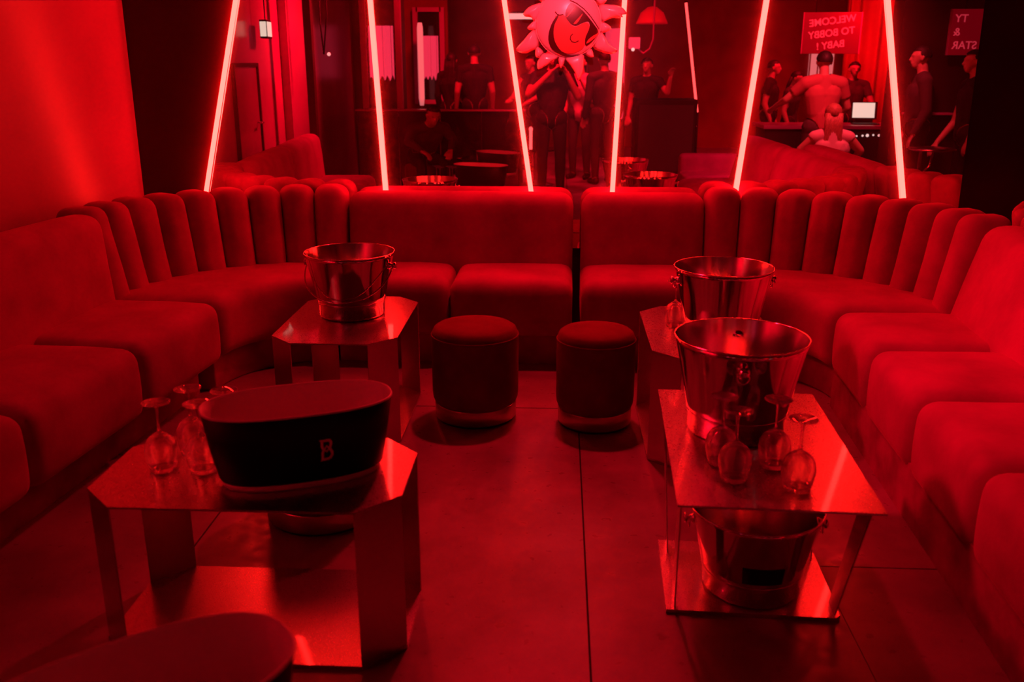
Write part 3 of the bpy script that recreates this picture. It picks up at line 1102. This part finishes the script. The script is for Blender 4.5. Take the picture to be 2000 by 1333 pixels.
    COL.objects.link(tmp)
    md = tmp.modifiers.new('r', 'REMESH')
    md.mode = 'VOXEL'
    md.voxel_size = voxel
    sm = tmp.modifiers.new('s', 'SMOOTH')
    sm.factor = 0.5
    sm.iterations = 3
    dg = bpy.context.evaluated_depsgraph_get()
    body = bpy.data.meshes.new_from_object(tmp.evaluated_get(dg))
    bpy.data.objects.remove(tmp)
    nv = len(body.vertices)
    P = np.empty(nv * 3)
    body.vertices.foreach_get('co', P)
    P = P.reshape(-1, 3)
    best = np.full(nv, 9.0)
    lab = np.zeros(nv, int)
    names = ['skin', 'top', 'bottom', 'shoe', 'head']
    for p, q, r0, r1, lb in bones:
        dd, tt = seg_dist(P, np.array(p), np.array(q))
        dd = dd - (r0 + (r1 - r0) * tt)
        k = dd < best
        best[k] = dd[k]
        lab[k] = names.index(lb)
    body.materials.append(M['skin'])
    for pl in body.polygons:
        pl.use_smooth = True
    body.name = 'body'
    bo = bpy.data.objects.new('body', body)
    COL.objects.link(bo)
    bo.parent = root
    bo.scale = (s, s, s)
    N = np.empty(nv * 3)
    body.vertices.foreach_get('normal', N)
    N = N.reshape(-1, 3)

    def garment(name, which, m, off):
        idx = [names.index(x) for x in which]
        fs = [pl.vertices[:] for pl in body.polygons if all(lab[v] in idx for v in pl.vertices)]
        if not fs:
            return
        used = sorted({v for f in fs for v in f})
        mp_ = {v: i for i, v in enumerate(used)}
        Q = P[used] + N[used] * off
        g = bpy.data.meshes.new(name)
        g.from_pydata([tuple(x) for x in Q], [], [[mp_[v] for v in f] for f in fs])
        for pl in g.polygons:
            pl.use_smooth = True
        g.materials.append(M[m])
        go = bpy.data.objects.new(name, g)
        COL.objects.link(go)
        go.parent = root
        go.scale = (s, s, s)
    garment('shirt', ('top',), top, 0.018 if top == 'cloth_tee' else 0.010)
    garment('trousers', ('bottom',), bottom, 0.007)
    garment('shoes', ('shoe',), 'black', 0.004)
    # hair: a cap over the skull
    bm = bmesh.new()
    bmesh.ops.create_icosphere(bm, subdivisions=4, radius=1.0)
    dl_ = []
    for v in bm.verts:
        c = v.co.copy()
        hairline = c.y > 0.30 and c.z < 0.42
        low = c.z < -0.35 or (c.y > 0.0 and c.z < -0.05)
        if hairline or low:
            dl_.append(v)
        n_ = 1 + 0.03 * noise.noise(c * 5)
        v.co = hd + upv * 0.038 - fwd * 0.004 + rgt * c.x * 0.086 * n_ + fwd * c.y * 0.100 * n_ + upv * c.z * 0.094 * n_
    bmesh.ops.delete(bm, geom=dl_, context='VERTS')
    if long_hair:
        back = [hd + upv * 0.03 - fwd * 0.06, hd - upv * 0.10 - fwd * 0.085, hd - upv * 0.28 - fwd * 0.10, hd - upv * 0.42 - fwd * 0.10]
        for qi, q in enumerate((-0.060, -0.042, -0.024, -0.008, 0.008, 0.024, 0.042, 0.060)):
            pts_ = [p + rgt * q * (1.0 + 0.12 * i) - upv * 0.02 * ((qi * 7) % 3 - 1) * (i / 3) for i, p in enumerate(back)]
            add_tube(bm, pts_, 0.030, 10, r2=0.017)
    ho = obj('hair', bm, M[hair], root)
    ho.scale = (s, s, s)
    return root


# the photographer, reflected straight behind the balloon
human('person in dark tee and trousers holding a camera up to the face', (-0.09, -0.30, 0), 0, 1.66, top='cloth_black', bottom='cloth_black',
      sleeves='half', elbow_l=(-0.27, 0.13, 1.22), wrist_l=(-0.01, 0.225, 1.47), elbow_r=(0.30, 0.10, 1.19), wrist_r=(0.165, 0.225, 1.46),
      hand_dir=((0.7, 0.25, 0.5), (-0.5, 0.35, 0.7)), group='people reflected in the mirror', voxel=0.009)
pouf('dark pouf under the dark-clothed person leaning over the cocktail table', (-1.58, -0.38, 0), 0.18, 0.385)
t = thing('photo_camera', 'black camera held at the face of the person in the dark tee', 'camera', (0, 0, 1.5), 0)
obj('camera_body', box(-0.070, 0.070, -0.130, -0.085, -0.048, 0.048, 0.006), M['black'], t, smooth=False)
bm = lathe([(0, 0), (0.036, 0), (0.038, 0.01), (0.036, 0.04), (0.039, 0.05), (0.039, 0.066), (0.034, 0.068), (0.028, 0.055), (0, 0.053)], 28)
bmesh.ops.transform(bm, matrix=Matrix.Translation((0, -0.086, 0)) @ Matrix.Rotation(-PI / 2, 4, 'X'), verts=bm.verts[:])
obj('lens', bm, M['black_gloss'], t)
obj('viewfinder_hump', box(-0.028, 0.028, -0.128, -0.088, 0.045, 0.072, 0.006), M['black'], t, smooth=False)

GP = 'people reflected in the mirror'
human('woman in a pale top standing behind the person with the camera', (0.27, -2.3, 0), 20, 1.58, top='cloth_white', bottom='cloth_grey', sleeves='half',
      long_hair=True, female=True, elbow_r=(0.24, 0.15, 1.12), wrist_r=(0.10, 0.22, 1.36), group=GP)
human('person in a dark suit beside the pale-topped woman', (0.55, -1.75, 0), 160, 1.62, top='cloth_grey', bottom='cloth_grey', sleeves='long', group=GP)
human('man in black standing behind the bar rail, back turned', (-1.17, -2.85, 0), 170, 1.72, top='cloth_black', bottom='cloth_black', sleeves='half', group=GP)
human('dark-haired person standing beside the man in black at the rail', (-1.52, -3.1, 0), 200, 1.62, top='cloth_black', bottom='cloth_black', sleeves='long', long_hair=True, female=True, group=GP)
human('woman with bare arms stretched out at the bar rail', (-0.40, -3.25, 0), 40, 1.58, top='cloth_grey', bottom='cloth_black', sleeves='none', long_hair=True, female=True,
      elbow_r=(0.30, 0.18, 1.15), wrist_r=(0.22, 0.40, 1.05), elbow_l=(-0.25, 0.16, 1.12), wrist_l=(-0.12, 0.38, 1.10), group=GP)
human('dark-clothed person leaning over a low table with a glass', (-1.56, -0.36, 0), -25, 1.62, sit=True, top='cloth_grey', bottom='cloth_black', sleeves='long', lean=0.75,
      head_drop=0.6, elbow_r=(0.28, 0.40, 0.72), wrist_r=(0.18, 0.58, 0.62), elbow_l=(-0.28, 0.40, 0.72), wrist_l=(-0.16, 0.58, 0.62), group=GP, seat_h=0.42)
human('broad man in a pale tee seen from behind, one arm raised', (2.61, 0.55, 0), 178, 1.60, top='cloth_tee', bottom='cloth_grey', sleeves='half',
      elbow_r=(0.36, 0.10, 1.24), wrist_r=(0.42, 0.30, 1.16), elbow_l=(-0.30, 0.05, 1.16), wrist_l=(-0.20, 0.25, 1.0), group=GP)
human('woman with long fair hair in a strappy top, sitting with her back turned', (2.53, 1.30, 0), 186, 1.58, sit=True, top='cloth_white', bottom='cloth_black', sleeves='none',
      long_hair=True, hair='hair_fair', female=True, elbow_l=(-0.30, 0.02, 0.78), wrist_l=(-0.25, 0.20, 0.62), elbow_r=(0.30, 0.02, 0.78), wrist_r=(0.25, 0.20, 0.62), group=GP, seat_h=0.34)
human('bearded man in a dark shirt looking sideways beside the slanted tube', (3.42, 0.95, 0), 100, 1.64, top='cloth_grey', bottom='cloth_black', sleeves='long', group=GP)
human('man in black with bare forearm reaching down to the small bar table', (3.74, 1.36, 0), 95, 1.60, top='cloth_black', bottom='cloth_black', sleeves='half',
      elbow_l=(-0.28, 0.05, 1.05), wrist_l=(-0.22, 0.22, 0.84), group=GP)
human('woman laughing at the far side of the DJ desk', (2.90, -1.95, 0), -60, 1.40, top='cloth_grey', bottom='cloth_black', sleeves='half', long_hair=True, female=True, group=GP, head_drop=0.3)
human('short-haired guest standing behind the laughing woman', (2.72, -2.35, 0), -70, 1.52, top='cloth_black', bottom='cloth_black', sleeves='half', group=GP)
human('guest facing the DJ desk near the white laptop', (3.75, -2.3, 0), 0, 1.50, top='cloth_grey', bottom='cloth_black', sleeves='half', group=GP,
      elbow_r=(0.28, 0.15, 1.12), wrist_r=(0.10, 0.32, 1.15))
human('guest in dark clothes with one raised hand near the red tube', (1.15, -2.6, 0), 20, 1.55, top='cloth_black', bottom='cloth_black', sleeves='half', group=GP,
      elbow_r=(0.34, 0.1, 1.25), wrist_r=(0.40, 0.18, 1.48))

# ------------------------------------------------------------------ the rest of the bar, seen only in the mirror
# door recess, exit sign, post and wires on the left wall
def on_left(y, dx=0.0):
    return wall_left_x(y) + dx


ang = math.atan2(0.40, 4.35)
t = thing('exit_sign', 'lit white emergency exit sign hanging high on the left wall', 'sign', (on_left(2.0, 0.10), 2.0, 1.69), -ang)
obj('sign_box', box(-0.03, 0.03, -0.10, 0.10, 0, 0.15, 0.004), M['black'], t, smooth=False)
obj('lit_panel', box(0.029, 0.033, -0.085, 0.085, 0.015, 0.135), M['exit'], t, smooth=False)
obj('front_lit_panel', box(-0.026, 0.026, 0.099, 0.103, 0.015, 0.135), M['exit'], t, smooth=False)
obj('hanging_rod', tube([(0, 0, 0.15), (0, 0, 1.41)], 0.005, 8), M['black'], t)

bm = bmesh.new()
dr_ = struct(obj('door_1', box(-0.012, 0.02, -0.40, 0.40, 0, 1.46), M['wall_paint'], smooth=False))
dr_.location = (on_left(2.5, -0.006), 2.5, 0)
dr_.rotation_euler = (0, 0, -ang)
obj('door_frame', box(-0.01, 0.035, 0.40, 0.43, 0, 1.49), M['wall_dark'], dr_, smooth=False)
obj('door_frame', box(-0.01, 0.035, -0.43, -0.40, 0, 1.49), M['wall_dark'], dr_, smooth=False)
obj('lintel', box(-0.01, 0.035, -0.43, 0.43, 1.46, 1.49), M['wall_dark'], dr_, smooth=False)
hk = obj('door_handle', tube([(0.02, -0.30, 1.0), (0.07, -0.30, 1.0), (0.07, -0.20, 1.0)], 0.008, 8), M['chrome'], dr_)

struct(obj('trim_1', box(-2.40, -2.33, 1.16, 1.24, 0, 3.1), M['wall_dark'], smooth=False))
t = thing('hanging_cable', 'dark double cable with a small red pilot lamp, hanging by the post', 'cable', (-2.33, 0.80, 1.55), 0)
obj('wire', tube([(0, 0, 0.02), (-0.02, 0, 0.3), (0, 0, 1.55)], 0.008, 8), M['black'], t)
obj('wire', tube([(0, 0, 0.02), (0.05, 0, 0.4), (0.04, 0, 1.55)], 0.008, 8), M['black'], t)
bm = bmesh.new()
bmesh.ops.create_icosphere(bm, subdivisions=2, radius=0.018)
obj('pilot_lamp', bm, M['strip_light'], t, loc=(0.05, 0, 0.02))

# windows with lit curtains at the far left
def lit_window(n, x0, x1, y, z0, z1, cz0, cz1):
    wdw = struct(obj('window_%d' % n, box(x0, x1, y - 0.05, y - 0.02, z0, z1), M['black_gloss'], smooth=False))
    for a in ((x0 - 0.05, x0 + 0.02, z0 - 0.05, z1 + 0.05), (x1 - 0.02, x1 + 0.05, z0 - 0.05, z1 + 0.05),
              (x0, x1, z1 - 0.01, z1 + 0.05), (x0, x1, z0 - 0.05, z0 + 0.01)):
        obj('window_frame', box(a[0], a[1], y - 0.06, y + 0.03, a[2], a[3]), M['wall_paint'], wdw, smooth=False)
    # pleated lit curtain
    bm = bmesh.new()
    nn = 33
    cols = []
    for k in range(nn):
        u = k / (nn - 1)
        x = x0 + 0.05 + (x1 - x0 - 0.1) * u
        yy = y - 0.005 + 0.014 * math.sin(k * 1.7) + 0.006 * math.sin(k * 0.6)
        zz = cz0 + 0.03 * math.sin(k * 0.9) * (0.4 + u)
        cols.append((bm.verts.new((x, yy, zz)), bm.verts.new((x, yy, cz1))))
    for p, q in zip(cols, cols[1:]):
        bm.faces.new((p[0], q[0], q[1], p[1]))
    bmesh.ops.solidify(bm, geom=bm.faces[:], thickness=0.004)
    obj('lit_curtain', bm, M['lit_window'], wdw)


lit_window(1, -2.46, -2.05, -1.85, 0.88, 2.30, 1.30, 1.93)
lit_window(2, -2.10, -1.74, -3.85, 0.95, 2.20, 1.27, 1.86)
struct(obj('wall_niche', box(-2.64, -1.66, -4.2, -4.0, 0, 3.1), M['wall_back_room'], smooth=False))
struct(obj('wall_pier', box(-2.64, -2.02, -2.3, -1.95, 0, 3.1), M['wall_dark'], smooth=False))
t = thing('light_column', 'soft pink lit column between the two windows', 'lamp', (-1.97, -3.3, 0), 0)
obj('lamp_base', lathe([(0, 0), (0.10, 0), (0.10, 0.02), (0.03, 0.03), (0.03, 0.9), (0, 0.9)], 24), M['black'], t)
obj('lamp_shade', lathe([(0, 0.9), (0.028, 0.9), (0.042, 1.0), (0.042, 1.95), (0.03, 2.02), (0, 2.02)], 24), M['lit_white'], t)

# bar rail on gloss black panels behind the camera
t = thing('bar_partition', 'low gloss black bar partition with a red-edged rail on top', 'partition', (-1.40, -0.85, 0), 0)
obj('rail', box(-1.0, 1.0, -0.12, 0.05, 0.945, 0.965, 0.004), M['wall_paint'], t, smooth=False)
for k in range(4):
    obj('panel', box(-0.98 + k * 0.49, -0.98 + k * 0.49 + 0.48, -0.03, 0.0, 0.02, 0.945), M['black_gloss'], t, smooth=False)
obj('kick_board', box(-0.98, 0.98, -0.04, 0.005, 0.0, 0.02), M['black'], t, smooth=False)

# low tables with glasses and a candle in front of the rail
def small_table(label, loc, r=0.30, h=0.42, group='small dark tables by the rail'):
    t = thing('cocktail_table', label, 'table', loc, 0, group)
    obj('tabletop', lathe([(0, h - 0.02), (r - 0.005, h - 0.02), (r, h - 0.015), (r, h - 0.004), (r - 0.004, h), (0, h)], 8), M['black_gloss'], t, smooth='auto')
    obj('pedestal', lathe([(0, 0.015), (0.03, 0.015), (0.022, 0.1), (0.022, h - 0.1), (0.06, h - 0.02), (0, h - 0.02)], 20), M['steel'], t)
    obj('foot_plate', lathe([(0, 0), (r * 0.7, 0), (r * 0.7, 0.01), (0.03, 0.018), (0, 0.018)], 28), M['steel'], t)
    return t


small_table('dark cocktail table with candle and tumblers in front of the rail', (-0.85, 0.10, 0), 0.26, 0.50)
small_table('dark cocktail table standing further back beside the rail', (-0.30, -1.55, 0), 0.32, 0.46)
CZ = 0.50
for k, (x, y) in enumerate(((-0.92, 0.12), (-0.83, 0.16), (-0.78, 0.02))):
    tm = tag(obj('tumbler', lathe([(0, 0), (0.032, 0), (0.036, 0.085), (0.034, 0.085), (0.030, 0.008), (0, 0.006)], 24), M['glass'], loc=(x, y, CZ)),
             ('small tumbler left of the candle', 'small tumbler behind the candle', 'small tumbler right of the candle')[k] + ' on the cocktail table', 'glass', 'tumblers on the cocktail table')
t = thing('candle_holder', 'small glowing candle in a red glass on the cocktail table', 'candle', (-0.87, 0.06, CZ), 0)
obj('cup', lathe([(0, 0), (0.03, 0), (0.038, 0.06), (0.036, 0.06), (0.028, 0.006), (0, 0.005)], 24), M['lamp_red'], t)
obj('flame', lathe([(0, 0.02), (0.008, 0.03), (0.005, 0.045), (0, 0.058)], 10), M['strip_light'], t)
t = thing('table_light', 'short glowing red rod lamp on a small stand near the camera person', 'lamp', (-0.33, -0.62, 0), 0)
obj('stand', lathe([(0, 0), (0.09, 0), (0.09, 0.015), (0.012, 0.02), (0.012, 0.50), (0.05, 0.51), (0.05, 0.53), (0, 0.53)], 20), M['black'], t)
obj('rod', lathe([(0, 0.53), (0.018, 0.53), (0.018, 0.74), (0.024, 0.76), (0.012, 0.785), (0, 0.785)], 16), M['tube_far'], t)

# dark cabinet and low sofa on the right of the camera
t = thing('speaker_cabinet', 'big black loudspeaker cabinet standing right of the camera person', 'loudspeaker', (1.18, -0.62, 0), 0)
obj('cabinet', box(-0.34, 0.34, -0.25, 0.22, 0.0, 1.10, 0.012), M['black'], t, smooth=False)
obj('grille', box(-0.30, 0.30, 0.218, 0.232, 0.06, 1.04), M['cloth_grey'], t, smooth=False)
obj('handle', tube([(0.345, -0.06, 0.8), (0.37, -0.06, 0.8), (0.37, 0.06, 0.8), (0.345, 0.06, 0.8)], 0.008, 8), M['chrome'], t)
t = thing('low_armchair', 'low dark red armchair near the end of the right sofa', 'chair', (1.66, 0.10, 0), PI, 'low armchairs')
obj('seat', cushion(0.70, 0.60, 0.26, 0.06, lambda x, y, z: (x - 0.35, y - 0.3, z + 0.10)), M['velvet'], t)
obj('backrest', cushion(0.70, 0.16, 0.34, 0.06, lambda x, y, z: (x - 0.35, y + 0.16, z + 0.20)), M['velvet'], t)
obj('plinth', box(-0.32, 0.32, -0.26, 0.28, 0, 0.11), M['plinth'], t, smooth=False)
t = thing('bench_pouf', 'red square pouf under the woman with long fair hair', 'stool', (2.53, 1.34, 0), 0)
obj('seat', cushion(0.62, 0.44, 0.24, 0.05, lambda x, y, z: (x - 0.31, y - 0.24, z + 0.075)), M['velvet'], t)
obj('plinth', box(-0.28, 0.28, -0.20, 0.17, 0, 0.085), M['plinth'], t, smooth=False)

led_tube((1.72, -1.80, 0.89), (1.51, -1.80, 2.19), 'thin red tube lamp slanting above the black loudspeaker cabinet', 0.016, 'tube_far', 'free-standing tube lamps')
t = thing('tube_stand', 'black stand holding the thin slanting tube lamp', 'stand', (1.73, -1.80, 0), 0)
obj('pole', tube([(0, 0, 0.02), (0, 0, 0.875)], 0.012, 10), M['black'], t)
obj('foot_plate', lathe([(0, 0), (0.14, 0), (0.14, 0.012), (0.02, 0.02), (0, 0.02)], 24), M['black'], t)

# DJ desk with laptop
t = thing('dj_desk', 'black DJ desk with a red front rail and a row of tiny lights', 'desk', (3.25, -1.35, 0), 0)
obj('desk_top', box(-0.85, 0.85, -0.35, 0.30, 0.74, 0.78, 0.004), M['wall_paint'], t, smooth=False)
obj('front_panel', box(-0.82, 0.82, 0.22, 0.25, 0.02, 0.74), M['black'], t, smooth=False)
for s in (-1, 1):
    obj('side_panel', box(s * 0.80 - 0.015, s * 0.80 + 0.015, -0.32, 0.22, 0.0, 0.74), M['black'], t, smooth=False)
lr = obj('light_rail', box(0.05, 0.75, 0.252, 0.262, 0.63, 0.70), M['black'], t, smooth=False)
rg = random.Random(3)
for k in range(9):
    bm = bmesh.new()
    bmesh.ops.create_icosphere(bm, subdivisions=2, radius=0.010 + 0.010 * rg.random())
    obj('pilot_light', bm, M['led_white'] if k < 6 else M['strip_light'], lr, loc=(0.10 + 0.065 * k + 0.02 * rg.random(), 0.266, 0.665 + 0.02 * (rg.random() - 0.5)))
t = thing('laptop', 'open laptop with a bright white screen on the DJ desk', 'laptop', (3.66, -1.35, 0.78), R(8))
obj('keyboard_base', box(-0.15, 0.15, -0.11, 0.11, 0.0, 0.015, 0.003), M['black'], t, smooth=False)
bm = box(-0.15, 0.15, -0.006, 0.0, 0.0, 0.21, 0.002)
bmesh.ops.transform(bm, matrix=Matrix.Translation((0, -0.11, 0.05)) @ Matrix.Rotation(R(12), 4, 'X'), verts=bm.verts[:])
obj('lid', bm, M['black'], t, smooth=False)
bm = box(-0.135, 0.120, 0.0005, 0.0015, 0.02, 0.198)
bmesh.ops.transform(bm, matrix=Matrix.Translation((0, -0.11, 0.05)) @ Matrix.Rotation(R(12), 4, 'X'), verts=bm.verts[:])
obj('screen', bm, M['screen'], t, smooth=False)
obj('stand', box(-0.1, 0.1, -0.13, -0.09, 0.0, 0.06), M['black'], t, smooth=False)

# bar table with bracket at the right
t = thing('bar_table', 'small round bar table with a bracketed leg near the man in black', 'table', (3.33, 1.62, 0), 0)
obj('tabletop', lathe([(0, 0.74), (0.20, 0.74), (0.205, 0.745), (0.205, 0.755), (0.20, 0.76), (0, 0.76)], 36), M['steel'], t)
obj('leg', tube([(-0.09, 0, 0.0), (-0.09, 0, 0.74)], 0.016, 10), M['chrome'], t)
obj('brace', tube([(-0.09, 0, 0.50), (0.0, 0, 0.60), (0.02, 0, 0.74)], 0.010, 8), M['chrome'], t)
obj('foot_plate', lathe([(0, 0), (0.16, 0), (0.16, 0.01), (0.02, 0.02), (0, 0.02)], 28), M['black'], t)
t = thing('wall_shelf', 'narrow red drinks shelf on a dark pillar beside the man in black', 'shelf', (3.75, 0.62, 0.0), 0)
obj('board', box(-0.36, 0.10, -0.02, 0.14, 1.00, 1.02, 0.003), M['wall_paint'], t, smooth=False)
obj('bracket', tube([(-0.1, 0.0, 0.9), (-0.1, 0.1, 1.0)], 0.008, 8), M['black'], t)
struct(obj('wall_pillar', box(3.30, 4.30, 0.30, 0.60, 0, 3.1), M['wall_dark'], smooth=False))


# signs (they face the mirror, so the mirror reads them backwards)
def sign(label, loc, rz, wd, ht, lines, size, tilt=0.0, align='CENTER', name='hanging_sign'):
    t = thing(name, label, 'sign', loc, rz)
    obj('panel', box(-wd / 2, wd / 2, -0.02, 0.0, -ht / 2, ht / 2, 0.004), M['sign_panel'], t, smooth=False)
    fr = bmesh.new()
    for a in ((-wd / 2 - 0.012, -wd / 2), (wd / 2, wd / 2 + 0.012)):
        add_box(fr, a[0], a[1], -0.025, 0.005, -ht / 2, ht / 2)
    obj('frame', fr, M['wall_paint'], t, smooth=False)
    for k, tx in enumerate(lines):
        fc = bpy.data.curves.new('letters', 'FONT')
        fc.body = tx
        fc.size = size
        fc.align_x = align
        fc.align_y = 'CENTER'
        fc.extrude = 0.002
        fc.offset = size * 0.012
        tmp = bpy.data.objects.new('letters_tmp', fc)
        COL.objects.link(tmp)
        dg = bpy.context.evaluated_depsgraph_get()
        me = bpy.data.meshes.new_from_object(tmp.evaluated_get(dg))
        bpy.data.objects.remove(tmp)
        me.materials.clear()
        me.materials.append(M['sign_letter'])
        lo = bpy.data.objects.new('lettering', me)
        COL.objects.link(lo)
        lo.parent = t
        xo = 0 if align == 'CENTER' else (wd / 2 - 0.03)
        zz = (len(lines) - 1) / 2 * size * 1.22 - k * size * 1.22
        lo.matrix_local = Matrix.Translation((-xo if align != 'CENTER' else 0, 0.004, zz)) @ Matrix.Rotation(tilt, 4, 'Y') @ Matrix.Rotation(PI, 4, 'Z') @ Matrix.Rotation(PI / 2, 4, 'X')
    for sx in (-0.3, 0.3):
        obj('hanger', tube([(sx * wd, -0.01, ht / 2), (sx * wd, -0.01, 3.1 - loc[2])], 0.004, 6), M['black'], t)
    return t


sign('red lit hanging sign with three lines of pale capital letters', (3.56, -2.8, 1.86), 0, 0.74, 0.52, ['WELCOME', 'TO BOBBY', 'BABY !'], 0.125, R(-7))
sign('narrow dark red sign cut by the edge of the mirror', (4.02, 0.70, 1.77), 0, 0.60, 0.42, ['TY', '&', 'STAR'], 0.10, 0, 'RIGHT')

# red drape and lit blinds at the far end
def drape(label, x0, x1, y, z0, z1):
    bm = bmesh.new()
    cols = []
    n = 61
    for k in range(n):
        u = k / (n - 1)
        x = x0 + (x1 - x0) * u
        yy = y + 0.05 * math.sin(u * 19) + 0.02 * math.sin(u * 47)
        cols.append([bm.verts.new((x, yy * 1 + 0.02 * math.sin(u * 19) * h, z0 + (z1 - z0) * h)) for h in (0, 0.5, 1)])
    for p, q in zip(cols, cols[1:]):
        for h in (0, 1):
            bm.faces.new((p[h], q[h], q[h + 1], p[h + 1]))
    bmesh.ops.solidify(bm, geom=bm.faces[:], thickness=0.01)
    o = obj('curtain', bm, M['drape'])
    tag(o, label, 'curtain', 'red drapes at the far end')
    return o


drape('glossy red drape hanging behind the DJ desk, right of the lettered sign', 4.05, 5.1, -3.9, 0.0, 3.05)
struct(obj('window_3', box(4.36, 4.80, -6.99, -6.95, 1.15, 1.66), M['lit_white'], smooth=False))
bl = bpy.data.objects['window_3']
for k in range(4):
    obj('blind_slat', box(4.36 + k * 0.14, 4.36 + k * 0.14 + 0.02, -6.95, -6.93, 1.15, 1.66), M['drape'], bl, smooth=False)
t = thing('strip_light', 'pale glowing strip light near the ceiling left of the sun balloon', 'lamp', (-0.62, -4.8, 2.17), 0)
obj('diffuser', tube([(-0.24, 0, 0), (0.24, 0, 0)], 0.045, 14), M['strip_light'], t)
obj('housing', box(-0.25, 0.25, -0.03, 0.03, 0.04, 0.07), M['black'], t, smooth=False)
for s in (-0.2, 0.2):
    obj('hanger', tube([(s, 0, 0.07), (s, 0, 0.93)], 0.004, 6), M['black'], t)
t = thing('pendant_lamp', 'big red dome pendant lamp hanging near the ceiling', 'lamp', (1.20, -2.8, 1.98), 0)
obj('shade', lathe([(0, 0.22), (0.06, 0.21), (0.15, 0.14), (0.20, 0.03), (0.21, 0.0), (0.205, 0.0), (0.14, 0.13), (0.05, 0.20), (0, 0.205)], 32), M['lamp_red'], t)
obj('cord', tube([(0, 0, 0.21), (0, 0, 1.12)], 0.005, 6), M['black'], t)
bm = bmesh.new()
bmesh.ops.create_icosphere(bm, subdivisions=2, radius=0.04)
obj('bulb', bm, M['strip_light'], t, loc=(0, 0, 0.06))
t = thing('spot_lamp', 'small pink spot lamp with a curved arm, hanging beside the upright tube', 'lamp', (0.95, -2.4, 1.72), 0)
obj('lamp_head', box(-0.07, 0.07, -0.06, 0.06, -0.06, 0.08, 0.01), M['lit_window'], t, smooth=False)
bm = bmesh.new()
bmesh.ops.create_icosphere(bm, subdivisions=2, radius=0.022)
obj('bulb', bm, M['led_white'], t, loc=(-0.02, 0.06, -0.07))
obj('arm', tube([(0.05, 0, -0.06), (0.12, 0, -0.12), (0.20, 0, -0.06), (0.24, 0, 0.06), (0.24, 0, 1.38)], 0.012, 8), M['wall_paint'], t)
t = thing('glow_column', 'tall pink lit glass column behind the upright tube', 'lamp', (0.86, -5.2, 0), 0)
obj('lamp_base', lathe([(0, 0), (0.2, 0), (0.2, 0.6), (0.16, 0.62), (0, 0.62)], 28), M['black'], t)
obj('lamp_shade', lathe([(0, 0.62), (0.15, 0.62), (0.16, 0.7), (0.16, 1.95), (0.12, 2.0), (0, 2.0)], 28), M['lit_window'], t)
